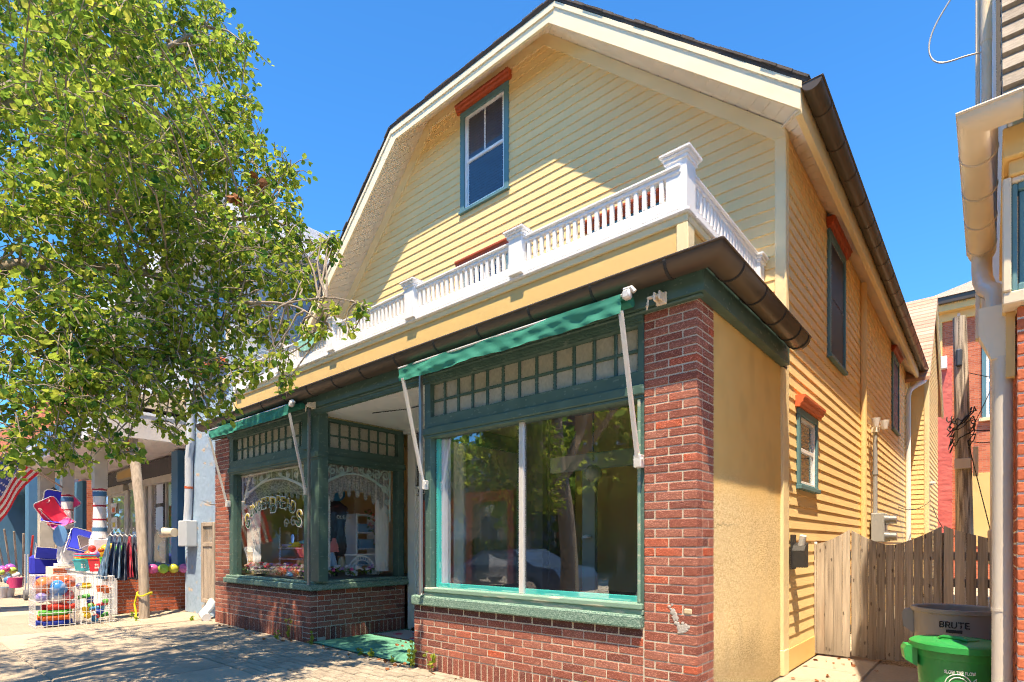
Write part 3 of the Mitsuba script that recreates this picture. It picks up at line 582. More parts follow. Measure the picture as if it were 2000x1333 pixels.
m = icosphere(subdivisions=3, radius=.085); m.apply_translation((-1.42, .9, 1.98))
thing('globe_lamp', 'round white globe lamp hanging behind the empty shop window', 'lamp'); put('globe_lamp__globe', m, 'frost', smooth=True)
put('globe_lamp__cord', rod((-1.42, .9, 2.1), (-1.42, .9, 2.96), .005, 5), 'dark')
hp('left_bay_floor', box(-7.6, -5.17, .13, 3.4, .75, .79), 'interior')
hp('left_bay_walls', cat([box(-7.75, -7.6, .2, 3.4, .7, 3), box(-7.6, -5.15, 3.3, 3.4, .7, 3), box(-7.6, -5.16, .1, 3.3, 2.95, 2.985)]), 'shop_wall')
hp('left_bay_partition', box(-5.25, -5.16, 1.7, 3.3, .7, 3), 'shop_wall')
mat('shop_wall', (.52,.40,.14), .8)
# carpet, door mat
struct('entry_carpet', prism([(-5.15, .035), (-5.13, 1.6), (-2.95, 1.6), (-3.05, .35), (-3.07, .01)], 'z', .001, .012), 'carpet')
put(tag(uniq('door_mat'), 'pale door mat with pink flowers in the shop entry', 'mat')+'__mat', cbox(-5.0, -4.1, .92, 1.42, .013, .026), 'paint', color=(.45, .44, .46))
put('door_mat__border', cbox(-5.04, -4.06, .88, 1.46, .0125, .02), 'black_rubber')
fl = []
for x, y in ((-4.75, 1.1), (-4.45, 1.2), (-4.3, 1.02), (-4.6, 1.3)):
    for a in range(5): m = lathe([(0, 0), (.035, 0), (.03, .003), (0, .003)], 10, (x+.035*math.cos(a*1.257), y+.035*math.sin(a*1.257), .0262)); fl.append(m)
put('door_mat__flowers', cat(fl), 'paint', color=(.62, .10, .16))
# --- steel posts, awnings
for x in (-5.044, -2.857):
    hp('steel_post', cat([cbox(x-.017, x+.017, -.097, -.063, .78, 3.012), cbox(x-.03, x+.03, -.1, -.06, .766, .78)]), 'steel')
def awning(x0, x1, label, arms, seed, light=False):
    A_ = thing('awning', label, 'awning', None)
    ny = int((x1-x0)*36)
    rr = np.random.default_rng(seed)
    ph = rr.uniform(0, 6, 8)
    def val(u, w):
        x = x0+u*(x1-x0); f = w*(1-w*.2)
        wv = .017*(meshkit.fbm(np.stack([x*4+w*3, w*1.6-x*1.3, u*0+seed], 1), 2)*2-1) + .010*np.sin(x*9+w*2.5+ph[0])*w + .006*np.sin(x*31-w*5+ph[2])*w
        return np.stack([x, -.305+wv-.0*w, 3.045-.14*w-.006*np.sin(x*5+ph[1])*w], 1)
    put(A_+'__valance', grid(val, ny, 9), 'canvas', smooth=True)
    def top(u, w):
        x = x0+u*(x1-x0); return np.stack([x, -.12-.18*w, 3.085-.035*w-.012*np.sin(np.pi*w)], 1)
    put(A_+'__canopy', cat([grid(top, ny//2, 6), rod((x0+.01, -.125, 3.055), (x1-.01, -.125, 3.055), .038, 12)]), 'canvas', smooth=40)
    put(A_+'__front_bar', rod((x0-.01, -.297, 3.04), (x1+.06, -.297, 3.04), .011, 8), 'alu', smooth=40)
    put(A_+'__end_cap', cat([cbox(x1+.012, x1+.075, -.325, -.27, 3.0, 3.065, .012), tube([(x1+.02, -.30, 3.07), (x1+.08, -.30, 3.07), (x1+.1, -.29, 3.04)], .016, 8)]), 'alu', smooth=40)
    put(A_+'__wall_bracket', cat([cbox(x1+.16, x1+.24, -.098, -.077, 2.985, 3.07, .004), cbox(x1+.17, x1+.185, -.16, -.09, 3.0, 3.06, .003), cbox(x1+.21, x1+.225, -.16, -.09, 3.0, 3.06, .003), rod((x1+.12, -.14, 3.035), (x1+.225, -.14, 3.035), .012), tube([(x1+.13, -.15, 3.02), (x1+.13, -.16, 2.97), (x1+.12, -.15, 2.955), (x1+.11, -.14, 2.975), (x1+.13, -.15, 3.02)], .006, 6)]), 'beige_metal')
    for (xt, xb, zb) in arms:
        put(A_+'__arm', cat([beam((xt, -.30, 2.93), (xb, -.06, zb), .03, .024)]), 'alu')
        put(A_+'__arm_bracket', cat([cbox(xb-.03, xb+.03, -.075, -.012, zb-.06, zb+.035, .005), rod((xb-.04, -.05, zb), (xb+.04, -.05, zb), .011)]), 'alu')
    return A_
awning(-2.93, -.425, 'rolled green awning over the empty right shop window', [(-2.87, -2.845, 1.90), (-.43, -.425, 1.91)], 3)
awning(-7.61, -5.12, 'rolled green awning over the left shop window, dappled with leaf shade', [(-7.60, -7.56, 1.93), (-5.13, -5.17, 1.98)], 5)
hp('hook', cat([rod((-8.1, -.02, 1.93), (-8.1, -.1, 1.93), .008), rod((-8.1, -.1, 1.93), (-8.22, -.16, 1.99), .008)]), 'steel')
# ================================================================ rear wing of the house
RW = thing('rear_wing', 'yellow rear wing with steep tan shingle roof behind the shop house', 'house')
put(RW+'__wall', cat([box(-7.9, .36, 13.2, 16.4, 0, 5.2), prism([(13.2, 5.2), (16.4, 5.2), (16.4, 5.95), (14.77, 7.68), (13.2, 5.95)], 'x', -7.9, .36)]), 'siding', uv=(.4, .7))
cb = []
for z in np.arange(.1, 5.2, .121):
    cb.append(hexa([(-.02, 13.178, z), (.39, 13.178, z), (.39, 13.2, z), (-.02, 13.2, z), (-.02, 13.193, z+.125), (.39, 13.193, z+.125), (.39, 13.2, z+.125), (-.02, 13.2, z+.125)]))
for z in np.arange(.1, 7.5, .121):
    w = 1.6 if z < 5.85 else (7.62-z)*.91
    if w < .06: break
    y0, y1 = (13.2, 16.4) if z < 5.85 else (14.77-w, 14.77+w)
    m = hexa([(.384, y0, z), (.384, y1, z), (.36, y1, z), (.36, y0, z), (.368, y0, z+.125), (.368, y1, z+.125), (.36, y1, z+.125), (.36, y0, z+.125)]); m.invert(); cb.append(m)
put(RW+'__clapboards', cat(cb), 'siding', uv=(.8, .9), kind='stuff')
put(RW+'__corner_board', cat([cbox(.30, .395, 13.165, 13.178, 0, 5.3), cbox(.385, .396, 13.178, 13.3, 0, 5.3)]), 'cream')
put(RW+'__rake_board', cat([prism([(12.35, 5.02), (12.35, 5.17), (14.77, 7.83), (17.2, 5.17), (17.2, 5.02), (14.77, 7.66)], 'x', .42, .46)]), 'cream')
for sgn in (-1, 1):
    ye = 14.77+sgn*2.5
    for k in range(22):
        t0, t1 = k/22, (k+1)/22
        if sgn > 0 and k > 0: continue
        a0, a1 = ye+(14.77-ye)*t0, ye+(14.77-ye)*(t1 if sgn < 0 else 1); z0, z1 = 5.14+2.72*t0, 5.14+2.72*(t1 if sgn < 0 else 1)
        m = hexa([(-1.2, a0, z0-.05), (.47, a0, z0-.05), (.47, a1, z1-.05), (-1.2, a1, z1-.05), (-1.2, a0, z0+.03), (.47, a0, z0+.03), (.47, a1, z1+.012), (-1.2, a1, z1+.012)])
        put(RW+'__roof__shingle_course', m, 'shingle_pink', uv=(R.random(), R.random()))
put(RW+'__rear_roof', box(-7.9, -1.2, 12.5, 17, 5.1, 5.2), 'shingle_pink', uv=(.4, .4))
put(RW+'__wall_lamp', cat([rod((.39, 13.6, 2.75), (.39, 13.6, 2.80), .05), cbox(.385, .50, 13.45, 13.6, 2.78, 2.83)]), 'white')
# ================================================================ far brick building
BB = thing('brick_building', 'tall red brick building with yellow cornice beyond the fence', 'building')
put(BB+'__wall', box(-.14, 9, 23, 33, 0, 10.0), 'far_brick')
put(BB+'__painted_wall', box(-.135, .42, 22.93, 23, 0, 8.3), 'red_paint')
put(BB+'__cornice', cat([cbox(-.5, 9, 22.6, 23.2, 10.0, 10.42), cbox(-.3, 9, 22.9, 23.1, 9.7, 10.0), cbox(-.25, .13, 22.92, 23.02, 8.3, 10.0)]), 'panel_yellow')
put(BB+'__gutter', cbox(-.55, 9, 22.45, 22.6, 10.25, 10.48), 'bronze')
put(BB+'__roof', trimesh.convex.convex_hull(np.array([(-.55, 22.4, 10.48), (9, 22.4, 10.48), (9, 33, 10.48), (-.55, 33, 10.48), (4, 27, 13.2), (9, 27, 13.2)])), 'shake', uv=(.5, .5))
WN = BB+'__window'
k_ = put(WN, cat([cbox(1.28, 1.40, 22.93, 23.05, 5.9, 8.6), cbox(2.35, 2.47, 22.93, 23.05, 5.9, 8.6), cbox(1.28, 2.47, 22.93, 23.05, 8.6, 8.75)]), 'teal')
put(k_+'__sash', cat([cbox(1.40, 2.35, 22.97, 23.04, 5.9, 6.0), cbox(1.40, 2.35, 22.97, 23.04, 7.2, 7.3), cbox(1.40, 1.48, 22.97, 23.04, 5.9, 8.6), cbox(2.27, 2.35, 22.97, 23.04, 5.9, 8.6)]), 'white')
put(k_+'__glass', box(1.48, 2.27, 22.98, 22.99, 6.0, 8.6), 'sky_glass')
scene['sky_glass'] = {'type': 'principled', 'base_color': rgb((.12, .2, .3)), 'roughness': .05, 'specular': 1.0}
put(k_+'__sill', cbox(1.2, 2.55, 22.85, 23.0, 5.78, 5.9), 'cream')
put(BB+'__bricked_opening', cbox(.95, 2.3, 22.96, 23.02, 1.2, 3.9), 'panel_yellow')
put(BB+'__downpipe', cat([rod((.62, 22.9, 1.0), (.62, 22.9, 9.9), .05), rod((-.05, 22.9, 8.3), (-.05, 22.9, 10), .07)]), 'grey_pipe')
put(BB+'__air_vent', cbox(-.02, .28, 22.7, 22.93, 7.9, 8.35), 'white')
# ================================================================ utility pole and wires
UP = thing('utility_pole', 'weathered wooden utility pole with tangled cables behind the fence', 'pole')
put(UP+'__pole', tube([(1.175, 10.3, 0), (1.13, 10.3, 3), (1.075, 10.3, 5.75)], [.15, .13, .11], 14), 'pole_wood', smooth=50)
tan = []
for i in range(10):
    c = np.array([1.11, 10.3, 3.55+R.uniform(-.3, .3)]); r = R.uniform(.13, .2); ph = R.uniform(0, 6); 
    tan.append(tube([c+[r*math.cos(ph+a)*R.uniform(.9, 1.25), r*math.sin(ph+a), .25*math.sin(a*1.3+ph)*R.uniform(.3, 1)] for a in np.linspace(0, 4.5, 12)], .011, 4))
put(UP+'__cable_tangle', cat(tan), 'black_rubber', kind='stuff')
put(UP+'__bracket', cat([cbox(1.0, 1.25, 10.12, 10.2, 2.75, 2.95), cbox(1.28, 1.36, 10.1, 10.3, 2.6, 3.15)]), 'grey_pipe')
put(UP+'__transformer_cap', cbox(1.02, 1.12, 10.13, 10.3, 4.75, 5.1, .03), 'paint', color=(.07, .09, .13))
wr = []
for a, b, sag in (((1.2, 10.2, 3.5), (3.2, 9.5, 3.9), .25), ((1.2, 10.2, 3.3), (2.0, 9, 3.3), .15), ((1.05, 10.2, 4.7), (3.0, 14, 5.2), .2), ((1.15, 10.2, 1.6), (.5, 13, 1.75), .25), ((1.15, 10.2, 1.5), (.45, 13.4, 2.2), .3), ((1.18, 10.25, 3.4), (1.6, 9.3, 1.2), .0), ((1.2, 10.25, 3.4), (1.9, 9.3, 5.1), .1), ((1.3, 22.8, 6.1), (1.15, 10.2, 3.7), .2), ((.42, 12.9, 2.3), (-.0, 11, 2.1), .12)):
    a, b = np.array(a), np.array(b); wr.append(tube([a+(b-a)*t-[0, 0, sag*4*t*(1-t)] for t in np.linspace(0, 1, 10)], .008, 4))
for w_ in wr: put(UP+'__cable', w_, 'black_rubber')
# ================================================================ fence with gate
FN = thing('wooden_fence', 'weathered board fence with scalloped gate across the alley', 'fence')
def lt(x):
    if x < .362: return 1.285 + .165*(x/.362)**1.6
    if x < 1.172:
        t = (x-.362)/.81; return 1.272 + (.175*((.47-t)/.47)**1.5 if t < .47 else .195*((t-.47)/.53)**1.35)
    return 1.47 - .15*min(1, max(0, x-1.19)/.42)**.8
x = .006
bw = [.022, .087, .084, .088, .076, 'g', .083, .074, .079, .082, .08, .083, .079, .082, .082, .073, 'g', .088, .088, .088, .088, .07]
for w in bw:
    if w == 'g': x += .014; continue
    gp = .004 if x < 1.17 else .012
    zb = .03 + (.0 if x < .36 else R.uniform(.0, .02)); yo = R.uniform(-.003, .003)
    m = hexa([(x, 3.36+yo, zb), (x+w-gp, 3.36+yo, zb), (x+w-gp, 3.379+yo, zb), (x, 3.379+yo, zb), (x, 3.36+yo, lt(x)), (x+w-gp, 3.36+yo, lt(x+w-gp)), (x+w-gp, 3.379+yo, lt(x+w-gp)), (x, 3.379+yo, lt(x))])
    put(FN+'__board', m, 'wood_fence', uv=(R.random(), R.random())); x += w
for z in (.3, .85, 1.12):
    for a, b in ((.01, .365), (.375, 1.175), (1.185, 1.65)): put(FN+'__rail', cbox(a, b, 3.384, 3.42, z, z+.085), 'wood_fence', uv=(.3, .2))
put(FN+'__post', cbox(1.165, 1.205, 3.4205, 3.5, 0, 1.4), 'wood_fence', uv=(.6, .2))
put(FN+'__post_cap', cbox(.0, .03, 3.37, 3.40, 1.27, 1.31), 'white')
# ================================================================ bins
def bin_(name, label, cx, cy, r_top, r_bot, h, color, lid):
    lg = .85 if lid else .66
    B_ = thing(name, label, 'trash can')
    v0 = (cx, cy, .02)
    prof = [(0, 0), (r_bot*.94, 0), (r_bot, .02), (r_bot+(r_top-r_bot)*lg*.9, h*lg), (r_bot+(r_top-r_bot)*lg*.9+.007, h*lg+.004), (r_top, h*lg+.016), (r_top+.004, h-.035), (r_top+.02, h-.03), (r_top+.022, h-.002), (r_top+.012, h), (r_top-.004, h-.004)]
    if not lid: prof += [(r_top-.012, h-.02), (r_bot-.01, .03), (0, .03)]
    put(B_+'__body', lathe(prof, 48, v0), 'plastic_green' if lid else 'plastic_grey', smooth=35)
    for s in (-1, 1):
        a = .0 if not lid else .25
        d = np.array([math.cos(a+math.pi*(s < 0)), math.sin(a+math.pi*(s < 0))]); q = np.array([-d[1], d[0]])
        pts = []
        for o, zz in ((.01, h*.74), (.075, h*.80), (.085, h-.06), (.07, h-.03), (.01, h-.03)):
            pts.append((o, zz))
        m = prism(pts, 'y', -.06, .06); vv = m.vertices.copy()
        m.vertices = np.stack([cx+d[0]*(r_top-.012+vv[:, 0])+q[0]*vv[:, 1], cy+d[1]*(r_top-.012+vv[:, 0])+q[1]*vv[:, 1], vv[:, 2]+.02], 1); trimesh.repair.fix_normals(m)
        put(B_+'__handle', m, 'plastic_green' if lid else 'plastic_grey')
    if lid:
        put(B_+'__lid', lathe([(0, h+.028), (r_top*.45, h+.026), (r_top*.47, h+.018), (r_top*.8, h+.012), (r_top+.014, h+.008), (r_top+.032, h-.004), (r_top+.034, h-.04), (r_top+.026, h-.042), (r_top+.024, h-.0), (0, h+.001)], 48, v0), 'plastic_green', smooth=35)
        put(B_+'__lid_grip', tube([(cx-.09, cy-.05, h+.045), (cx-.07, cy-.06, h+.055), (cx+.02, cy-.1, h+.055), (cx+.05, cy-.1, h+.045)], .012, 8), 'plastic_green', smooth=40)
    return B_
def wrap(m, cx, cy, r, ang, z, taper=0.0):
    """bend flat lettering (x along, y up, z out) round a vertical cylinder, centred on the direction ang"""
    v = m.vertices.copy(); w = (v[:, 0].max()+v[:, 0].min())/2; a = ang + (v[:, 0]-w)/r; rr = r + v[:, 2] + taper*v[:, 1]
    m.vertices = np.stack([cx+rr*np.cos(a), cy+rr*np.sin(a), z+v[:, 1]], 1); return m
mat('plastic_grey', proc(lambda p, n, uv: mix((.24,.225,.20), (.33,.305,.27), fbm(p.x*12, p.y*12, p.z*5))), .45)
mat('plastic_green', proc(lambda p, n, uv: mix((.018,.22,.045), (.03,.29,.065), fbm(p.x*12, p.y*12, p.z*5))), .38)
gx, gy = 1.368, 1.46
bg = bin_('trash_can', 'grey round trash can without lid, behind the green one', gx, gy, .262, .215, .80, None, False)
an = math.atan2(CAM[1]-gy, CAM[0]-gx)
put(bg+'__lettering', wrap(text_on('BRUTE', .042, (0, 0, 0), (1, 0, 0), (0, 1, 0), .003, width=.17), gx, gy, .2658, an-.08, .695), 'dark')
m = box(-.045, .045, 0, .022, 0, .002); m = m.subdivide().subdivide()
put(bg+'__label_plate', wrap(m, gx, gy, .2658, an-.08, .66), 'dark')
nx_, ny_ = 1.392, .80
bn = bin_('trash_can', 'green round trash can with closed lid beside the downspout', nx_, ny_, .226, .187, .635, None, True)
an = math.atan2(CAM[1]-ny_, CAM[0]-nx_)
put(bn+'__lettering', wrap(text_on('SLOW THE FLOW', .02, (0, 0, 0), (1, 0, 0), (0, 1, 0), .002, width=.155), nx_, ny_, .2145, an+.04, .485, .07), 'paint', color=(.75, .8, .75))
ring = [tube([(.05*sx_*math.cos(t), .055*sx_*math.sin(t), 0) for t in np.linspace(.15, 2.9, 16)], .0035, 5) for sx_ in (1.0, 1.35)]
ring.append(tube([(-.075, .0, 0), (-.04, .012, 0), (0, .016, 0), (.04, .012, 0), (.075, 0, 0)], .0035, 5)); ring.append(tube([(.065, .03, 0), (.085, .055, 0), (.085, .015, 0), (.065, .03, 0)], .003, 5))
put(bn+'__emblem', wrap(cat(ring), nx_, ny_, .2095, an+.04, .41, .07), 'paint', color=(.75, .8, .75))
# ================================================================ neighbour on the right
NB = thing('neighbour_house', 'brick house at the right edge with grey shake roof and beige gutter', 'house')
nbk = []
for k in range(38):
    z0 = .02+k*.0667; z1 = z0+.0667
    xs = [1.654] + ([1.654+H2] if k % 2 else []) + [1.654+(H2 if k % 2 else 0)+SP*(i+1) for i in range(3)]
    for a, b in zip(xs, xs[1:]): nbk.append((cbox(a+.006, b-.006, .22+R.uniform(-.002, .002), .32, z0+.0065, z1-.0065, .004), R.random()))
    ys = [.22] + ([.22+H2] if not k % 2 else []) + [.22+(0 if k % 2 else H2)+SP*(i+1) for i in range(4)]
    ys[0] = .325
    for a, b in zip(ys, ys[1:]):
        if b-a > .03: nbk.append((cbox(1.654+R.uniform(-.002, .002), 1.75, a+.006, b-.006, z0+.0065, z1-.0065, .004), R.random()))
NW = put(NB+'__brick_wall', cat([box(1.661, 3.0, .228, 3.3, 0, 2.55), box(1.66, 3.0, 1.2, 8, 0, 2.5)]), 'mortar_light')
mat('mortar_light', (.60, .55, .48), .9)
mat('brick_orange', proc(lambda p, n, uv: mix((.40,.085,.035), (.56,.17,.075), .4*uv.x+.6*fbm(p.x*60, p.y*60, p.z*60, 2))), .85, bump=proc(lambda p, n, uv: fbm(p.x*90, p.y*90, p.z*90, 2), 2e-3), scale=.003)
for m, c in nbk: put(NW+'__brick', m, 'brick_orange', uv=(c, R.random()))
put(NB+'__side_wall', box(1.662, 8, 1.21, 12, 2.5, 6.8), 'siding', uv=(.3, .3))
put(NB+'__upper_wall', box(1.70, 8, .3, 1.2, 2.55, 3.5), 'siding', uv=(.3, .3))
put(NB+'__frieze', cat([cbox(1.60, 8, .10, .3, 3.30, 3.46), cbox(1.60, 1.70, .3, 1.9, 3.30, 3.46), cbox(1.625, 8, .14, .3, 3.22, 3.2995)]), 'panel_yellow')
put(NB+'__casing', cat([cbox(1.60, 1.635, .15, .30, 2.62, 3.2195), cbox(1.6355, 2.6, .16, .30, 3.19, 3.2195), cbox(1.60, 2.6, .16, .30, 2.555, 2.6195)]), 'beige_metal')
k_ = put(NB+'__window', cat([cbox(1.636, 1.66, .175, .26, 2.62, 3.19), cbox(1.66, 2.5, .176, .26, 3.15, 3.19), cbox(1.66, 2.5, .176, .26, 2.62, 2.66), cbox(1.664, 1.69, .195, .26, 2.66, 3.15), cbox(1.69, 2.5, .196, .26, 2.885, 2.915)]), 'teal')
put(k_+'__glass', box(1.69, 2.5, .22, .224, 2.66, 3.15), 'sky_glass')
put(NB+'__corner_board', cat([cbox(1.60, 1.655, .3005, .42, 2.55, 3.2995), prism([(.30, 2.2), (.42, 2.2), (.42, 2.55), (.30, 2.55)], 'x', 1.615, 1.6535)]), 'panel_yellow')
GN = put(NB+'__gutter', halfround(lambda o: [(1.585-o, 1.75), (1.585-o, .06-o), (8, .06-o)], .083, .085, 3.50), 'beige_metal', smooth=40)
put(GN+'__lip', tube([(1.417, 1.75, 3.502), (1.417, -.108, 3.502), (8, -.108, 3.502)], .008, 6), 'beige_metal')
for y in (.30, .72, 1.14, 1.58): put(GN+'__strap', arcstrip(lambda o, s, z, y=y: (1.585-o, y+s, z), .083, .085, 3.50, .014), 'grey_pipe')
put(GN+'__strap', arcstrip(lambda o, s, z: (1.68+s, .06-o, z), .083, .085, 3.50, .008), 'steel')
put(NB+'__downspout', cat([tube([(1.50, 1.66, 3.45), (1.50, 1.64, 3.33), (1.505, 1.55, 3.22), (1.53, 1.2, 3.02), (1.56, .8, 2.86), (1.575, .62, 2.76), (1.575, .52, 2.62)], [.062, .062, .06, .055, .052, .05, .05], 14)]), 'beige_metal', smooth=40)
put(NB+'__downspout', cat([tube([(1.602, .372, 2.33), (1.602, .372, .92), (1.598, .372, .0)], [.046, .0465, .047], 18), tube([(1.60, .372, .925), (1.60, .372, .91)], .049, 18), tube([(1.598, .372, .30), (1.598, .372, .02)], .0525, 18), tube([(1.598, .372, .31), (1.598, .372, .285)], .056, 18)]), 'grey_pipe', smooth=40)
m = trimesh.convex.convex_hull(np.array([(1.50, .34, 2.62), (1.64, .34, 2.62), (1.64, .5, 2.62), (1.50, .5, 2.62), (1.555, .33, 2.32), (1.648, .33, 2.32), (1.648, .42, 2.32), (1.555, .42, 2.32), (1.50, .34, 2.47), (1.64, .34, 2.47), (1.50, .5, 2.47)]))
put(NB+'__leader_box', m, 'beige_metal')
put(NB+'__upper_downspout', cat([cbox(1.44, 1.475, 2.98, 3.1, 3.2, 8), tube([(1.52, 2.95, 3.3), (1.52, 2.95, 5.9)], .038, 12), tube([(1.52, 2.95, 5.9), (1.52, 2.95, 8)], .044, 12)]), 'beige_metal', smooth=40)
put(NB+'__corner_trim', cbox(1.56, 1.66, 2.9, 3.1, 3.2, 8), 'white')
put(NB+'__rear_downspout', rod((1.60, 5.2, .2), (1.60, 5.2, 5), .06, 12), 'white', smooth=40)
put(NB+'__gas_meter', cat([cbox(1.52, 1.64, 4.4, 4.6, 1.05, 1.45, .02), rod((1.44, 4.5, 1.25), (1.54, 4.5, 1.25), .06), rod((1.58, 4.5, 1.45), (1.58, 4.5, 1.8), .03)]), 'grey_pipe')
SR = put(NB+'__roof', hexa([(1.60, .0, 3.47), (8, .0, 3.47), (8, 1.25, 5.9), (1.60, 1.25, 5.9), (1.60, .05, 3.45), (8, .05, 3.45), (8, 1.35, 5.9), (1.60, 1.35, 5.9)]), 'dark')
sl = np.array([1.25, 2.43])/math.hypot(1.25, 2.43); nn = np.array([-sl[1], sl[0]])
for r_ in range(17):
    for i in range(5):
        x0 = 1.60+i*.26+(.0 if r_ % 2 else -.11) if i else 1.60; x1 = 1.60+(i+1)*.26+(.0 if r_ % 2 else -.11)-.008
        s0, s1 = .02+r_*.148, .02+(r_+1)*.148+.03; t0 = .034+R.uniform(0, .006)
        q = lambda s, o: (sl[0]*s-.0+nn[0]*o, 3.475+sl[1]*s+nn[1]*o)
        a, b, c, d = q(s0, .0), q(s1, .0), q(s1, .008), q(s0, t0)
        pts = [(x0, *a), (x1, *a), (x1, *b), (x0, *b), (x0, *d), (x1, *d), (x1, *c), (x0, *c)]
        m = hexa(pts); trimesh.repair.fix_normals(m); put(SR+'__shake', m, 'shake', uv=(R.random(), R.random()))
put(NB+'__rake_flashing', cat([prism([(-.01, 3.46), (.05, 3.46), (1.33, 5.92), (1.24, 5.92)], 'x', 1.575, 1.597)]), 'dark')
def smoothed(q, n=4):
    q = np.array(q, float)
    for _ in range(n): q[1:-1] = .5*q[1:-1]+.25*(q[:-2]+q[2:])
    return q
tag(put('service_cable', tube(smoothed(np.stack([np.interp(np.linspace(0, 8, 49), range(9), q) for q in np.array([(1.50, 3.0, 5.86), (1.47, 2.9, 5.80), (1.36, 2.9, 5.83), (1.2, 2.9, 5.84), (1.11, 2.9, 5.93), (1.085, 2.9, 6.08), (1.14, 2.9, 6.26), (1.27, 2.9, 6.43), (1.4, 2.9, 6.62)]).T], 1) , 14), .0075, 6), 'paint', color=(.5, .5, .5)), 'loop of thin service cable at the upper right corner', 'cable')
# ================================================================ fittings on the side wall
MB_ = thing('mailbox', 'black wall mailbox holding a rolled paper, beside the stucco wall', 'mailbox')
put(MB_+'__box', prism([(2.30, 1.05), (2.44, 1.05), (2.44, 1.30), (2.34, 1.27), (2.29, 1.22)], 'x', .035, .15), 'paint', color=(.035, .035, .035))
put(MB_+'__back_plate', cbox(.024, .034, 2.27, 2.46, 1.03, 1.38), 'paint', color=(.03, .03, .03))
put(tag(uniq('newspaper'), 'rolled white newspaper stuck in the black wall mailbox', 'newspaper')+'__roll', rod((.09, 2.38, 1.22), (.125, 2.35, 1.37), .032, 14), 'paint', smooth=40, color=(.66, .66, .62))
EM = thing('electric_meter', 'grey electric meter box with two meters on the yellow side wall', 'meter')
put(EM+'__box', cbox(.03, .21, 7.15, 7.6, 1.32, 1.80, .01), 'paint', color=(.33, .35, .36))
for z in (1.41, 1.69): put(EM+'__meter', cat([rod((.21, 7.32, z), (.27, 7.32, z), .085, 20), rod((.27, 7.32, z), (.37, 7.32, z), .07, 20)]), 'steel', smooth=40)
put(EM+'__conduit', cat([rod((.07, 7.3, 1.8), (.07, 7.3, 3.16), .035, 10), rod((.07, 7.3, 2.45), (.07, 7.3, 2.52), .045, 10)]), 'paint', smooth=40, color=(.3, .31, .32))
FL = thing('floodlight', 'white twin floodlight on top of the side wall conduit', 'light')
put(FL+'__base', cat([rod((.07, 7.3, 3.16), (.07, 7.3, 3.24), .06, 12), rod((.07, 7.25, 3.23), (.12, 7.0, 3.27), .02), rod((.07, 7.3, 3.23), (.2, 7.2, 3.25), .02)]), 'white')
put(FL+'__lamp', lathe([(0, 0), (.04, 0), (.07, .14), (.0, .13)], 14, (.12, 7.0, 3.2)), 'white', smooth=40)
put(FL+'__lamp', lathe([(0, 0), (.04, 0), (.07, .14), (.0, .13)], 14, (.22, 7.18, 3.18)), 'white', smooth=40)
# ================================================================ blue building with the beach shop
ORD2 = ('first', 'second', 'third', 'fourth', 'fifth', 'sixth', 'seventh', 'eighth', 'ninth', 'tenth', 'eleventh', 'twelfth', 'thirteenth', 'fourteenth', 'fifteenth', 'sixteenth', 'seventeenth', 'eighteenth', 'nineteenth', 'twentieth', 'twenty first', 'last')
BS = thing('blue_building', 'pale blue stucco building with a porch shop left of the yellow house', 'building')
def bp(n, m, mt, **k): return put(f'{BS}__{n}', m, mt, **k)
bp('stucco_pier', box(-10.2, -8.175, .25, .9, 0, 4.6), 'stucco_blue')
bp('side_wall', box(-18, -8.62, .9, 13, 3.3, 6.72), 'stucco_blue')
bp('lower_wall', box(-10.2, -8.4, .9, 13, 0, 3.3), 'stucco_blue')
bp('upper_front', cbox(-18, -8.6, .55, .9, 4.6, 6.7), 'pale_blue')
mat('pale_blue', proc(lambda p, n, uv: mix((.44,.49,.56), (.58,.61,.66), fbm(p.x*2, p.y*2, p.z*2))), .7)
bp('upper_front', cbox(-18, -10.25, .6, .9, 3.9, 4.6), 'paint', color=(.50, .46, .40))
k_ = bp('window', cat([cbox(-9.6, -8.9, .5, .56, 4.72, 4.8), cbox(-9.6, -9.5, .51, .56, 4.8, 6.1), cbox(-9.0, -8.9, .51, .56, 4.8, 6.1)]), 'cream')
put(k_+'__glass', box(-9.5, -9.0, .54, .549, 4.8, 6.1), 'sky_glass')
bp('ledge', cbox(-10.2, -8.2, .18, .55, 4.0, 4.12), 'cream')
bp('cornice', cat([cbox(-18, -8.25, .0, 9, 6.72, 6.84), cbox(-18, -8.35, .1, 9, 6.84, 7.35)]), 'white')
bp('orange_trim', cbox(-9.4, -8.25, .05, .24, 4.35, 4.42), 'crown_light')
bp('blue_trim', cat([cbox(-11.09, -10.75, .30, .52, 0, 3.16), cbox(-10.75, -10.2, .42, .6, 0, 3.16)]), 'trim_blue')
mat('trim_blue', proc(lambda p, n, uv: mix((.06,.16,.30), (.10,.24,.40), fbm(p.x*3, p.y*3, p.z*1.5))), .5)
bp('drain_pipe', tube([(-9.86, .17, 1.72), (-9.82, .17, 1.95), (-9.78, .17, 2.4), (-9.78, .17, 2.9), (-9.70, .17, 3.15), (-9.70, .17, 4.0)], .068, 12), 'pale_blue', smooth=40)
bp('drain_pipe__band', tube([(-9.79, .17, 2.32), (-9.785, .17, 2.36)], .074, 12), 'crown_light')
bp('ground_drain', tube([(-8.75, .2, .30), (-8.72, .12, .18), (-8.6, -.02, .09), (-8.35, -.06, .06)], .07, 12), 'white', smooth=40)
ME = thing('electric_meter', 'pale grey meter box with round conduit stub on the blue wall', 'meter')
put(ME+'__box', cbox(-9.98, -9.58, .05, .245, 1.24, 1.72, .015), 'paint', color=(.48, .52, .56))
put(ME+'__meter', cat([rod((-9.98, .0, 1.50), (-10.25, -.10, 1.50), .085, 18), rod((-10.18, -.075, 1.50), (-10.28, -.11, 1.50), .095, 18)]), 'beige_metal', smooth=40)
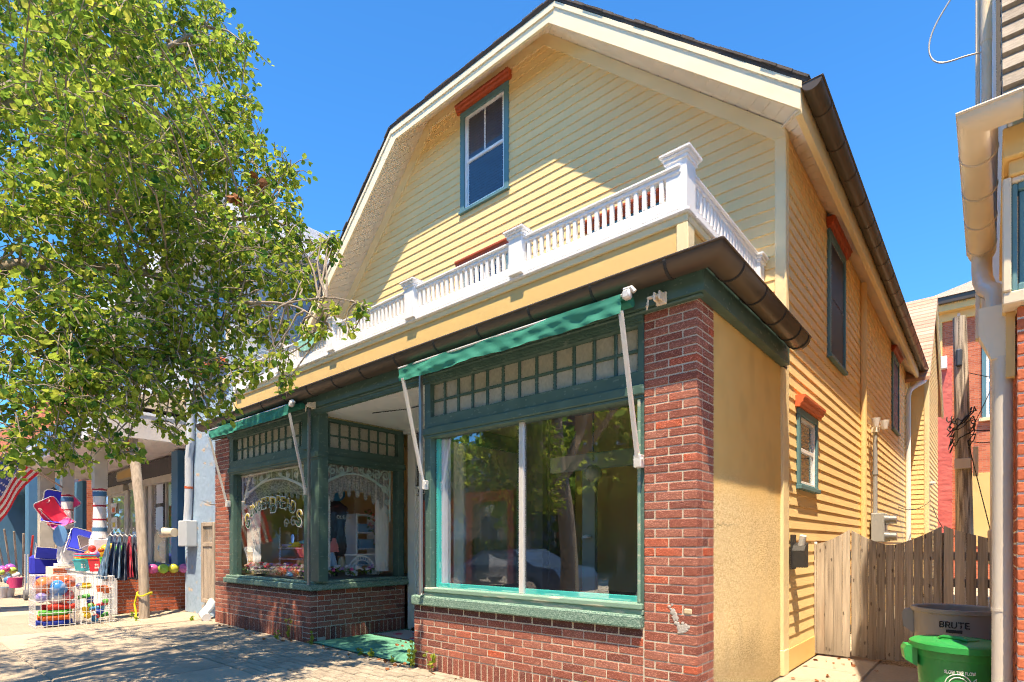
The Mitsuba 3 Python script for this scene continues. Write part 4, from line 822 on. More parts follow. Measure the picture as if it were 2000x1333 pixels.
WG = thing('wooden_gate', 'narrow slatted wooden gate between the blue wall and the brick pier', 'gate')
put(WG+'__frame', cat([cbox(-9.24, -9.17, .18, .23, .24, 1.67), cbox(-8.75, -8.68, .18, .23, .24, 1.67), cbox(-9.17, -8.75, .18, .23, 1.6, 1.67), cbox(-9.17, -8.75, .18, .23, .24, .31), cbox(-9.17, -8.75, .18, .23, 1.24, 1.31)]), 'wood_grey')
for i in range(7): put(WG+'__slat', cbox(-9.165+i*.06, -9.165+i*.06+.052, .195, .215, .312, 1.238), 'wood_grey')
for i in range(9): put(WG+'__slat', cbox(-9.165+i*.047, -9.165+i*.047+.016, .2, .212, 1.312, 1.598), 'wood_grey')
# --- shop front behind the porch
mat('band_grey', (.09,.085,.085), .6)
bp('shop_wall', box(-22, -10.3, 1.9, 2.1, 0, 3.3), 'interior')
for i in range(46): bp('sign_band__batten', cbox(-17.4+i*.137, -17.4+i*.137+.128, .46, .52, 2.775, 3.15, .006), 'band_grey')
bp('shop_header', cat([cbox(-14.4, -11.1, .44, .56, 2.62, 2.774), cbox(-17.4, -14.85, .44, .56, 2.60, 2.774)]), 'cream_dull')
mat('cream_dull', proc(lambda p, n, uv: mix((.46,.42,.34), (.60,.56,.47), fbm(p.x*6, p.y*6, p.z*6))), .6)
for x, w in ((-17.4, .1), (-16.17, .28), (-14.75, .29), (-13.34, .14), (-12.98, .22), (-11.97, .04), (-11.15, .08)):
    bp('shop_mullion', cbox(x-w/2, x+w/2, .47, .54, .7, 2.62), 'cream_dull')
for z, z1 in ((2.5, 2.62), (1.28, 1.34), (.72, .95)): bp('shop_door_rail', cbox(-16.03, -14.9, .48, .53, z, z1), 'cream_dull')
bp('shop_glass', box(-17.4, -11.1, .5, .505, .7, 2.62), 'glass')
bp('window_sill', cbox(-13.3, -11.1, .3, .46, .74, .86), 'trim_blue')
# flat notices stuck to the door and the window
for x, z, w, h, c in ((-15.75, 2.25, .5, .10, (.75,.75,.72)), (-15.75, 2.08, .42, .18, (.72,.70,.66)), (-15.7, 1.68, .5, .30, (.74,.72,.66)), (-15.55, 1.30, .75, .26, (.70,.70,.72)), (-15.6, .78, .75, .36, (.55,.55,.53)), (-12.3, 2.18, .40, .42, (.62,.68,.74)), (-12.32, 1.6, .45, .5, (.56,.70,.80)), (-11.5, 2.1, .5, .45, (.38,.58,.50))):
    k_ = put(BS+'__notice', box(x-w/2, x+w/2, .462, .468, z, z+h), 'paint', color=c)
    if h == .18: put(k_+'__mark', cat([lathe([(0,0),(.07,0),(.07,.004),(0,.004)], 14, (0,0,0)).apply_transform(trimesh.transformations.rotation_matrix(math.pi/2, [1,0,0])).apply_translation((x-.05, .461, z+.09)), lathe([(0,0),(.07,0),(.07,.004),(0,.004)], 14, (0,0,0)).apply_transform(trimesh.transformations.rotation_matrix(math.pi/2, [1,0,0])).apply_translation((x+.05, .4605, z+.09))]), 'paint', color=(.70, .16, .05))
    if h == .30: put(k_+'__mark', box(x-.14, x+.1, .4585, .4615, z+.05, z+.16), 'paint', color=(.75, .55, .03))
    if h == .26: put(k_+'__mark', text_on('OPEN', .1, (x-.22, .461, z+.08), (1, 0, 0), (0, 0, 1), .002, width=.48), 'paint', color=(.35, .12, .22)); put(k_+'__border', cat([box(x-w/2, x-w/2+.1, .4588, .4616, z, z+h), box(x-w/2, x+w/2, .459, .4617, z+h-.03, z+h), box(x-w/2, x+w/2, .459, .4617, z, z+.03)]), 'paint', color=(.06, .08, .30))
SB_ = bp('hanging_sign', prism([(-15.3, 2.98), (-15.2, 2.86), (-13.75, 2.86), (-13.6, 2.93), (-13.55, 3.02), (-13.62, 3.1), (-13.75, 3.17), (-15.2, 3.10)], 'y', .40, .455), 'paint', color=(.35, .30, .19))
put(SB_+'__panel', prism([(-15.2, 2.975), (-15.12, 2.9), (-13.8, 2.9), (-13.66, 3.02), (-13.8, 3.12), (-15.12, 3.06)], 'y', .395, .3995), 'paint', color=(.50, .33, .10))
# inside the shop: coloured goods seen through the glass
TW_ = ['narrow crimson towel inside the shop window', 'small red towel high inside the shop window', 'pink folded towel at the right of the shop window', 'small red towel low inside the shop window', 'yellow cloth inside the left shop pane', 'pale blue towel low inside the shop window']
for x, z, w, h, c in ((-12.7, 1.55, .2, .5, (.75, .06, .16)), (-12.45, 1.9, .25, .25, (.7, .1, .2)), (-11.6, 1.85, .5, .35, (.72, .18, .25)), (-12.6, 1.2, .35, .3, (.7, .05, .1)), (-17, 1.4, .5, .9, (.5, .45, .06)), (-11.9, 1.3, .35, .6, (.5, .62, .7))):
    tag(put('hanging_towel', grid(lambda u, w_, x=x, z=z, w=w, h=h: np.stack([x+u*w, .7+.03*np.sin(u*9)+w_*.02, z+w_*h+u*.15*h], 1), 14, 6), 'cloth', smooth=True, color=c), TW_.pop(0), 'towel', 'towels inside the beach shop window')
for i in range(16):
    x, z = -12.8+.1*i, R.uniform(.92, 1.25); m = icosphere(subdivisions=2, radius=R.uniform(.09, .16)); m.apply_translation((x, R.uniform(.62, .8), z))
    tag(put('toy_ball', m, 'gloss', smooth=True, color=R.choice([(.12,.30,.62), (.20,.45,.55), (.10,.22,.45), (.40,.55,.12), (.45,.50,.55)])), f'ball stacked inside the shop window, {ORD2[i]} of the heap from the left', 'ball', 'balls inside the shop window')
# --- porch
PO = BS
bp('porch_ceiling', cat([cbox(-19, -10.05, -1.15+i*.2, -1.15+i*.2+.196, 3.2, 3.22, .003) for i in range(9)]), 'porch_white')
mat('porch_white', proc(lambda p, n, uv: mix((.55,.48,.44), (.74,.69,.64), fbm(p.x*2.2, p.y*2.2, p.z*2))), .6)
bp('porch_fascia', cbox(-19, -10.02, -1.2, -1.151, 3.17, 3.72), 'pale_blue')
bp('porch_fascia', cbox(-10.045, -10.0, -1.151, .6, 3.17, 3.62), 'porch_white')
bp('porch_fascia__edge', cat([cbox(-19, -10.0, -1.235, -1.2005, 3.165, 3.22), cbox(-10.02, -9.985, -1.2, .6, 3.6, 3.66)]), 'white')
bp('porch_roof', hexa([(-19, -1.25, 3.73), (-9.97, -1.25, 3.73), (-9.97, .58, 3.73), (-19, .58, 3.73), (-19, -1.2, 3.78), (-10, -1.2, 3.78), (-10.4, .58, 4.35), (-19, .58, 4.35)]), 'shake', uv=(.2, .5))
SG_ = thing('shop_sign', 'blue shop sign with dark lettering on the porch front', 'sign')
put(SG_+'__board', cbox(-14.6, -11.0, -1.27, -1.236, 3.26, 3.68, .01), 'sign_blue')
mat('sign_blue', (.13,.30,.62), .5)
put(SG_+'__border', cat([cbox(-14.64, -10.96, -1.275, -1.237, 3.225, 3.26), cbox(-14.64, -10.96, -1.275, -1.237, 3.68, 3.71), cbox(-14.66, -14.6, -1.276, -1.237, 3.225, 3.71), cbox(-11.0, -10.94, -1.276, -1.237, 3.225, 3.71)]), 'paint', color=(.10, .10, .11))
put(SG_+'__lettering', text_on('OCEAN GROVE', .24, (-14.35, -1.271, 3.35), (1, 0, 0), (0, 0, 1), .004, width=2.75), 'paint', color=(.03, .04, .08))
def column(xc, yc):
    C = bp('porch_column', cat([cbox(xc-.11, xc+.11, yc-.11, yc+.11, 2.36, 3.16), cbox(xc-.15, xc+.15, yc-.15, yc+.15, 3.1, 3.199)]), 'cream_dull')
    put(C+'__shaft', cat([lathe([(0, 1.46), (.13, 1.46), (.115, 1.6), (.105, 2.0), (.11, 2.36), (0, 2.36)], 20, (xc, yc, 0))]), 'white', smooth=40)
    for z, h, c, r_ in ((2.335, .04, (.42,.03,.05), .117), (2.22, .09, (.06,.18,.36), .116), (2.02, .03, (.42,.03,.05), .112), (1.75, .03, (.42,.03,.05), .114), (1.53, .08, (.08,.20,.36), .125)):
        put(C+'__stripe', lathe([(r_-.02, z), (r_, z), (r_, z+h), (r_-.02, z+h)], 20, (xc, yc, 0)), 'paint', color=c)
    put(C+'__base', cat([cbox(xc-.15, xc+.15, yc-.15, yc+.15, .86, 1.40, .03), lathe([(0, 1.40), (.15, 1.40), (.14, 1.46), (0, 1.46)], 20, (xc, yc, 0)), cbox(xc-.2, xc+.2, yc-.2, yc+.2, .80, .8605)]), 'white')
column(-11.75, -.75); column(-13.9, -.85)
C3 = bp('porch_column', cbox(-16.8, -16.5, -.9, -.6, .8, 3.2), 'cream_dull')
LW = thing('low_brick_wall', 'low orange brick wall under the beach shop window', 'wall')
put(LW+'__core', box(-13.4, -10.612, -.74, .44, 0, .70), 'mortar_light')
for k in range(10):
    z0 = .0+k*.0645; ys = [-.76] + [-.76 + (H2 if k % 2 else 0) + SP*(i+1 if not k % 2 else i) for i in range(7)]; ys = sorted(set(round(y, 3) for y in ys if y < .44))+[.45]
    for a, b in zip(ys, ys[1:]):
        if b-a > .03: put(LW+'__brick', cbox(-10.7, -10.60+R.uniform(-.002, .002), a+.006, b-.006, z0+.006, z0+.0585, .004), 'brick_orange', uv=(R.random()*.7, R.random()))
for i in range(15): put(LW+'__brick', cbox(-10.7, -10.598, -.76+i*.081+.005, -.76+(i+1)*.081-.005, .651, .742, .004), 'brick_orange', uv=(R.random()*.7, R.random()))
PL = thing('brick_pedestal', 'short orange brick pedestal under the striped porch column', 'pedestal')
put(PL+'__core', box(-14.3, -13.5, -1.15, -.5, 0, .79), 'mortar_light')
for k in range(11):
    for i in range(4): put(PL+'__brick', cbox(-13.56, -13.49, -1.16+i*.166-(.08 if k % 2 else 0)*(i > 0)+.005, -1.16+(i+1)*.166-(.08 if k % 2 else 0)*(i < 3)-.005, .07*k+.005, .07*k+.064), 'brick_orange', uv=(R.random()*.7, R.random()))
WP = thing('leaning_post', 'weathered wooden post leaning under the porch roof corner', 'post')
pts = [(-9.60, -.6, 0), (-9.62, -.6, .5), (-9.70, -.6, 1.2), (-9.86, -.6, 2.0), (-10.08, -.6, 2.7), (-10.22, -.6, 3.2)]
put(WP+'__post', tube(pts, [.085, .08, .078, .08, .085, .075], 10), 'wood_grey', smooth=50)
put(WP+'__orange_patch', tube([(-10.235, -.66, 3.17), (-10.20, -.665, 3.0), (-10.15, -.66, 2.75)], [.05, .045, .01], 6), 'crown_light')
rp = [tube([(-9.6+.11*math.cos(a), -.6+.11*math.sin(a), .42+.03*math.sin(a*2)) for a in np.linspace(0, 6.3, 14)], .014, 5), tube([(-9.6, -.71, .42), (-9.63, -.74, .25), (-9.58, -.73, .1), (-9.5, -.76, .03)], .016, 5)]
tag(put('yellow_rope', cat(rp), 'cloth', color=(.62, .55, .02)), 'yellow rope tied round the foot of the leaning post', 'rope')
# --- wall lantern, flag, poles
FG = thing('flag', 'striped red and white flag with blue star field on a slanting pole', 'flag')
pb = np.array([-13.8, -.95, 2.52]); pt = pb + (np.array([-11.35, -2.35, 2.98])-pb)*.95
put(FG+'__pole', tube([pb, pt], .018, 8), 'wood_grey')
du = (pt-pb)/np.linalg.norm(pt-pb); fall = np.array([-.35, -.45, -.82]); fall /= np.linalg.norm(fall)
def cloth(u0, u1, w0, w1, nu=3, nw=14, o=.0):
    def f(u, w):
        a = u0+(u1-u0)*u; b = w0+(w1-w0)*w
        return pb + du*a[:, None] + fall*b[:, None]*1.0 + np.array([.6, .75, .1])*(.05*np.sin(b*5+a*2.2))[:, None] + np.array([.79, .6, 0])*o
    return grid(f, nu, nw)
a0, a1 = 1.15, 2.35
for i in range(13):
    b0, b1 = a0+(a1-a0)*i/13, a0+(a1-a0)*(i+1)/13
    put(FG+'__stripe', cloth(b0, b1, 0.75 if i >= 6 else 0, 1.9), 'cloth', smooth=True, color=(.58, .03, .05) if i % 2 == 0 else (.68, .68, .68))
put(FG+'__star_field', cloth(a0+(a1-a0)*6/13, a1, 0, .75, 14, 10), 'cloth', smooth=True, color=(.05, .09, .36))
st = []
for i in range(6):
    for j in range(5):
        s = trimesh.creation.cylinder(.024, .004, sections=5); c = pb + du*(a0+(a1-a0)*(6.6+i*1.12)/13) + fall*(.09+.145*j); ax = np.cross(du, fall); ax /= np.linalg.norm(ax)
        s.apply_transform(trimesh.geometry.align_vectors([0, 0, 1], ax)); b_ = .09+.145*j; s.apply_translation(c + np.array([.6, .75, .1])*(.05*math.sin(b_*5+(a0+(a1-a0)*(6.6+i*1.12)/13)*2.2))); s2 = s.copy(); s2.apply_translation(ax*.004); s.apply_translation(-ax*.004); st += [s, s2]
put(FG+'__stars', cat(st), 'paint', color=(.72, .72, .74))
LN = thing('wall_lantern', 'dark wall lantern behind the flag pole', 'lantern')
put(LN+'__cage', cat([lathe([(0, 2.28), (.10, 2.30), (.16, 2.55), (.04, 2.66), (0, 2.70)], 8, (-16.0, -.72, 0)), tube([(-16.0, -.72, 2.2), (-16.1, -.6, 2.15), (-16.3, -.6, 2.4)], .02, 6)]), 'paint', color=(.10, .11, .11))
# ================================================================ beach goods
def chair(loc, rz, tilt, col, col2=None, label='', s=1.0):
    """a folded aluminium beach chair: frame, seat, back"""
    C = thing('beach_chair', label, 'chair')
    M_ = trimesh.transformations.compose_matrix(angles=(tilt[0], tilt[1], rz), translate=loc, scale=(s, s, s))
    fr = [tube([(-.28, 0, 0), (-.28, .02, .75), (-.22, .02, .82), (.22, .02, .82), (.28, .02, .75), (.28, 0, 0)], .008, 6), tube([(-.26, .05, .12), (-.26, -.42, -.02), (.26, -.42, -.02), (.26, .05, .12)], .008, 6), tube([(-.30, .06, .32), (-.30, -.40, .30)], .011, 6), tube([(.30, .06, .32), (.30, -.40, .30)], .011, 6), tube([(-.28, -.38, .29), (-.25, .0, -.02), (.25, .0, -.02), (.28, -.38, .29)], .007, 6)]
    for nm, m, mt, c in (('frame', cat(fr), 'alu', None), ('back', grid(lambda u, w: np.stack([-.26+u*.52, .02+.05*np.sin(np.pi*w), .12+w*.68], 1), 6, 8), 'cloth', col), ('seat', grid(lambda u, w: np.stack([-.25+u*.5, .04-w*.44, .12-.10*w-.03*np.sin(np.pi*w)], 1), 6, 6), 'cloth', col2 or col)):
        m = m.copy(); m.apply_transform(M_); put(C+'__'+nm, m, mt, smooth=40 if nm == 'frame' else True, color=c)
BLU, PNK, RED = (.04,.06,.62), (.88,.10,.34), (.82,.05,.10)
chair((-14.0, -1.2, 1.95), 1.75, (.35, .85, 0), PNK, RED, 'pink folding beach chair hung highest on the striped porch column', .78)
chair((-13.95, -1.1, 1.78), 1.5, (.15, .15, 0), BLU, None, 'deep blue folding beach chair hung below the pink chair', .82)
chair((-13.75, -.98, 1.7), 1.6, (.1, -.55, 0), RED, PNK, 'red folding beach chair hung against the striped porch column', .75)
chair((-12.6, -.95, 1.05), 1.5, (-.4, .3, 0), BLU, None, 'blue beach chair leaning between the two striped columns', .75)
chair((-12.45, -.72, .95), 2.1, (-.5, .25, 0), (.25,.20,.20), BLU, 'multicoloured striped beach chair beside the plain blue one', .7)
chair((-14.6, -1.1, .95), 1.4, (-1.1, .1, 0), BLU, None, 'small blue beach chair lying folded on the ledge', .7)
m = lathe([(0, 0), (.30, .0), (.33, .03), (.28, .05), (0, .045)], 24); m.apply_scale((.36, .68, .7)); m.apply_transform(trimesh.transformations.euler_matrix(math.pi/2, 0, 1.3)); m.apply_translation((-12.9, -1.15, 1.45))
tag(put('body_board', m, 'gloss', smooth=40, color=(.16, .36, .66)), 'oval pale blue body board on the column', 'board')
m = cat([cbox(-15.6, -15.25, -1.25, -.60, .55, 1.02, .06), cbox(-15.6, -15.25, -1.18, -.72, .08, .56, .04)])
CW = thing('beach_cart', 'bright blue fabric beach cart with red handle on wheels', 'cart')
put(CW+'__bag', m, 'cloth', color=(.03, .035, .45)); put(CW+'__handle', tube([(-15.25, -1.12, 1.04), (-15.2, -1.12, 1.09), (-15.2, -.75, 1.09), (-15.25, -.75, 1.04)], .022, 8), 'paint', color=(.62, .08, .06))
put(CW+'__frame', cat([rod((-15.3, -1.3, .1), (-15.3, -1.3, 1.05), .015), rod((-15.65, -1.3, .1), (-15.65, -1.3, 1.05), .015)]), 'alu')
for y in (-1.36, -1.24): put(CW+'__wheel', rod((-15.2, y-.03, .12), (-15.2, y+.03, .12), .12, 18), 'paint', color=(.16, .16, .17))
def bin_wire(x0, x1, y0, y1, h, label):
    B_ = thing('wire_bin', label, 'bin'); w = []
    for x in np.linspace(x0, x1, 7):
        for y in (y0, y1): w.append(rod((x, y, 0), (x, y, h), .004, 4))
    for y in np.linspace(y0, y1, 8):
        for x in (x0, x1): w.append(rod((x, y, 0), (x, y, h), .004, 4))
    for z in np.linspace(.03, h, 5):
        w.append(tube([(x0, y0, z), (x1, y0, z), (x1, y1, z), (x0, y1, z), (x0, y0, z)], .006 if z > h-.01 else .004, 4))
    put(B_+'__wire', cat(w), 'wire_white'); return B_
mat('wire_white', (.75,.75,.73), .4)
bin_wire(-9.86, -9.40, -2.09, -1.60, .80, 'left wire bin full of beach balls and rolled towels')
bin_wire(-9.80, -9.36, -1.53, -1.10, .76, 'right wire bin full of small bright beach toys')
BB_ = ['orange ball at the top left', 'big blue ball at the top middle', 'deep orange ball at the top right', 'white ball in the middle layer', 'violet ball at the left of the middle layer', 'orange ball behind the blue one', 'red ball at the back left', 'red ball at the right of the middle layer']
for x, y, z, r_, c in ((-9.55, -1.96, .66, .12, (.78,.20,.06)), (-9.50, -1.80, .60, .125, (.06,.25,.62)), (-9.52, -1.68, .68, .11, (.72,.11,.03)), (-9.56, -1.82, .45, .11, (.74,.72,.68)), (-9.5, -2.0, .46, .08, (.30,.25,.55)), (-9.7, -1.75, .68, .13, (.70,.12,.05)), (-9.72, -1.95, .60, .12, (.66,.10,.08)), (-9.55, -1.67, .47, .09, (.70,.10,.10))):
    m = icosphere(subdivisions=3, radius=r_); m.apply_translation((x, y, z)); c_ = np.tile(c, (len(m.vertices), 1))
    sec = np.floor((np.arctan2(m.vertices[:, 2]-z, m.vertices[:, 1]-y)+math.pi)/1.0472).astype(int); c_[sec % 3 == 0] = np.minimum(1, np.array(c)*.6+.25)
    tag(put('beach_ball', m, 'gloss', smooth=True, color=c_), BB_.pop(0)+' in the left wire bin', 'ball', 'beach balls in the left wire bin')
cols = [(.03,.06,.40), (.62,.05,.03), (.10,.45,.05), (.70,.14,.03), (.03,.08,.45), (.62,.03,.04), (.15,.50,.08), (.66,.10,.03)]
for i in range(11):
    z = .06 + (i % 4)*.082; x = -9.47 - .1*(i//4); y0 = -2.06+R.uniform(0, .12); y1 = y0+R.uniform(.25, .36)
    tag(put('rolled_towel', rod((x, y0, z), (x, y1, z), .042, 12), 'cloth', smooth=50, color=cols[(i*3) % 8]), ('navy', 'red', 'green', 'orange', 'blue', 'crimson', 'bright green', 'burnt orange')[(i*3) % 8]+' rolled towel low in the left wire bin, '+('bottom', 'second', 'third', 'top')[i % 4]+' layer'+('', ', behind', ', at the back')[i//4], 'towel', 'rolled towels in the left wire bin')
for i in range(22):
    z = .05+R.random()**1.2*.55; x, y = R.uniform(-9.75, -9.42), -1.48+.0155*i; c = R.choice(cols+[(.62,.40,.02), (.74,.74,.70), (.62,.16,.35), (.05,.30,.55)])
    k = i % 3
    m = icosphere(subdivisions=2, radius=R.uniform(.04, .065)) if k == 0 else rod((0, -.07, 0), (.03, .08, .03), R.uniform(.025, .04), 10) if k == 1 else lathe([(0, -.05), (.045, -.05), (.06, .05), (.05, .05), (.035, -.04)], 12)
    m.apply_translation((x, y, z)); tag(put('beach_toy', m, 'gloss', smooth=40, color=c), ('round', 'tube shaped', 'cup shaped')[k]+(' toy low' if z < .2 else ' toy at mid height' if z < .42 else ' toy high')+' in the right wire bin'+', '+ORD2[i]+' from the left', 'toy', 'toys in the right wire bin')
# white counter with baskets
CT = thing('white_counter', 'white panelled counter in front of the low brick wall', 'counter')
put(CT+'__body', box(-13.1, -10.52, -1.0, -.77, 0, .74), 'white'); put(CT+'__top', cbox(-13.15, -10.5, -1.03, -.6, .741, .775), 'white')
for i in range(7): put(CT+'__panel', cbox(-10.52, -10.508, -.995+i*.033, -.995+i*.033+.03, .02, .72, .002), 'white')
for i in range(8): put(CT+'__panel', cbox(-13.08+i*.32, -13.08+i*.32+.305, -1.012, -1.0, .03, .72, .004), 'white')
def basket(x, y, z, w, h, c, label, name='basket'):
    B_ = thing(name, label, name)
    put(B_+'__body', lathe([(0, .0), (w*.8, 0), (w, h), (w*1.06, h), (w*1.06, h+.015), (w*.95, h+.01), (w*.74, .02), (0, .02)], 4 if name == 'basket' else 20, (x, y, z)), 'gloss', smooth=30, color=c)
    dots = []
    for a in np.arange(-.5, .6, .25):
        for zz in (.35, .6): dots.append(lathe([(0, 0), (.018, 0), (.018, .004), (0, .004)], 8).apply_transform(trimesh.transformations.rotation_matrix(math.pi/2, [0, 1, 0])).apply_translation((x+w*.86*(1 if name == 'bucket' else .78), y+a*w*.9, z+h*zz)))
    put(B_+'__holes', cat(dots), 'paint', color=(.75, .72, .70))
basket(-11.0, -.93, .776, .17, .22, (.62, .02, .04), 'red perforated plastic basket on the white counter')
basket(-10.75, -.86, .776, .12, .26, (.10, .48, .06), 'bright green bucket on the white counter', 'bucket')
basket(-10.68, -.66, .776, .13, .22, (.70, .68, .60), 'white patterned basket at the right end of the counter')
basket(-11.6, -1.0, .776, .2, .2, (.06, .42, .46), 'teal basket stacked on the left of the red one')
for i in range(16):
    x, y, z = -11.9+.068*i, R.uniform(-.95, -.6), R.uniform(1.02, 1.22); m = icosphere(subdivisions=2, radius=R.uniform(.05, .10)); m.apply_scale((1, 1, R.uniform(.7, 1.8))); m.apply_translation((x, y, z))
    cn, cc = (('red', (.72,.06,.04)), ('orange', (.75,.16,.02)), ('green', (.15,.50,.06)), ('violet', (.10,.08,.30)), ('magenta', (.62,.05,.25)), ('yellow', (.60,.45,.03)))[i % 6]; tag(put('pool_toy', m, 'gloss', smooth=True, color=cc), f'shiny {cn} pool toy above the counter baskets, '+('leftmost', 'middle', 'rightmost')[i//6]+' of its colour', 'toy', 'pool toys above the counter')
for i in range(5):
    m = cbox(-11.95, -11.4, -1.12+i*.0, -.7, .98+i*.025, 1.0+i*.025, .005); tag(put('foam_sheet', m, 'cloth', color=((.05,.42,.45), (.62,.45,.03), (.55,.06,.10), (.05,.35,.45), (.55,.12,.25))[i]), ('teal', 'yellow', 'crimson', 'blue', 'pink')[i]+' foam sheet in the stack on the teal basket', 'sheet', 'foam sheets on the counter')
for i in range(4):
    m = icosphere(subdivisions=2, radius=.09); m.apply_translation((-10.35+.05*i, -.25+.16*i, .82)); tag(put('swim_ring', m, 'gloss', smooth=True, color=((.65,.12,.35), (.30,.52,.05), (.52,.5,.05), (.55,.15,.4))[i]), ('pink', 'green', 'yellow', 'mauve')[i]+' toy on top of the low brick wall', 'toy', 'toys on the low brick wall')
# hanging dresses
for i in range(7):
    y = -1.02+.085*i; c = ((.06,.12,.20), (.045,.08,.15), (.08,.15,.24), (.035,.05,.09), (.42,.03,.06), (.05,.06,.10), (.50,.04,.07))[i]
    def dr_(u, w, y=y, i=i):
        a = u*2*np.pi; rx = .05+.16*w; ry = .015+.035*w; zz = 1.42-w*(.72+.05*(i % 2)); k = 1+.18*np.sin(a*7+i)*w
        return np.stack([-9.92-.05*i+rx*np.cos(a)*k, y-.12*w*(1-i/5)+ry*np.sin(a)*k, zz], 1)
    m = grid(dr_, 29, 12); col = np.array(c)*(.6+.9*(meshkit.noise(m.vertices*42+i) > .56))[:, None] + .14*(meshkit.noise(m.vertices*60+i*3) > .68)[:, None]
    D_ = thing('dress', ('dark blue patterned dress, foremost of the row on the leaning post', 'second patterned blue dress from the front of the row', 'lighter blue patterned dress, third of the hanging row', 'near black dress in the middle of the hanging row', 'red dress between the dark ones on the leaning post', 'black dress second from the wall end of the hanging row', 'red patterned dress nearest the wall in the hanging row')[i], 'dress', 'dresses hung on the leaning post')
    put(D_+'__cloth', m, 'cloth', smooth=True, color=np.clip(col, 0, 1)); put(D_+'__hanger', cat([tube([(-10.0-.05*i, y-.02, 1.42), (-9.92-.05*i, y, 1.46), (-9.84-.05*i, y+.02, 1.42)], .006, 5), rod((-9.92-.05*i, y, 1.46), (-9.9-.03*i, y+.02*(3-i), 1.56), .004, 5)]), 'wire_white')
ORD = ('first', 'second', 'third', 'fourth', 'fifth', 'sixth', 'seventh', 'eighth', 'last')
# far-left odds and ends
for i in range(9):
    y = -1.45+.1*i; tag(put('bamboo_stake', rod((-17.0, y-.1, .35), (-16.7, y-.45+.08*i, 1.75-.05*i), .022, 6), 'wood_grey' if i != 5 else 'paint', color=None if i != 5 else (.6,.04,.04)), ('red bamboo stake among the pale ones at the far left' if i == 5 else f'pale bamboo stake leaning at the far left, {ORD[i]} from the street'), 'stake', 'stakes leaning at the far left')
for i in range(7):
    x, y = R.uniform(-17, -15.9), -1.78+.07*i; B_ = tag(put('pail', lathe([(0, 0), (.11, 0), (.14, .24), (.12, .24), (.1, .02), (0, .02)], 16, (x, y, 0 if i < 5 else .25)), 'gloss', smooth=30, color=(.70,.68,.66) if i % 2 == 0 else R.choice([(.3,.1,.5), (.65,.05,.2), (.1,.3,.5)])), ('white' if i % 2 == 0 else 'coloured')+' plastic pail on the pavement at the far left, '+ORD[i]+' from the street', 'pail', 'pails at the far left')
for i in range(14):
    m = icosphere(subdivisions=2, radius=R.uniform(.06, .12)); m.apply_translation((R.uniform(-17, -16), -1.72+.03*i, R.uniform(.35, .7))); cn, cc = (('red', (.6,.03,.15)), ('blue', (.1,.25,.5)), ('green', (.4,.55,.1)), ('purple', (.35,.1,.5)), ('grey', (.55,.6,.62)), ('pink', (.65,.1,.3)), ('white', (.7,.7,.7)))[i % 7]; tag(put('toy_ball', m, 'gloss', smooth=True, color=cc), f'small {cn} toy over the far left pails, nearer the '+('street' if i < 7 else 'shops'), 'toy', 'toys over the far left pails')
# far shops along the street
FS = thing('far_shop', 'dark brick shop front with teal trim beyond the flag', 'building')
put(FS+'__wall', box(-40, -22, .8, 9, 0, 7), 'far_brick')
put(FS+'__front', cat([cbox(-22.6, -22.0, -.3, 1, 0, 3.6), cbox(-29, -28.4, -.3, 1, 0, 3.6), cbox(-40, -22, -.32, 1, 3.3, 4.2)]), 'trim_blue')
put(FS+'__window_frame', cat([cbox(-24.6, -24.3, .6, .79, .4, 3.2), cbox(-27, -26.7, .6, .79, .4, 3.2), cbox(-28.4, -22.6, .6, .795, 2.7, 3.3)]), 'teal')
put(FS+'__bamboo_screen', cat([rod((-21.4+.12*i, .25, .4), (-21.4+.12*i+R.uniform(-.05, .05), .25, 2.3+R.uniform(-.2, .3)), .04, 6) for i in range(14)]), 'wood_grey')
put(tag(uniq('blue_door'), 'dark blue boarded door panel behind the striped columns', 'door')+'__panel', cbox(-19.6, -18.6, .40, .5, .6, 3.15), 'trim_blue')
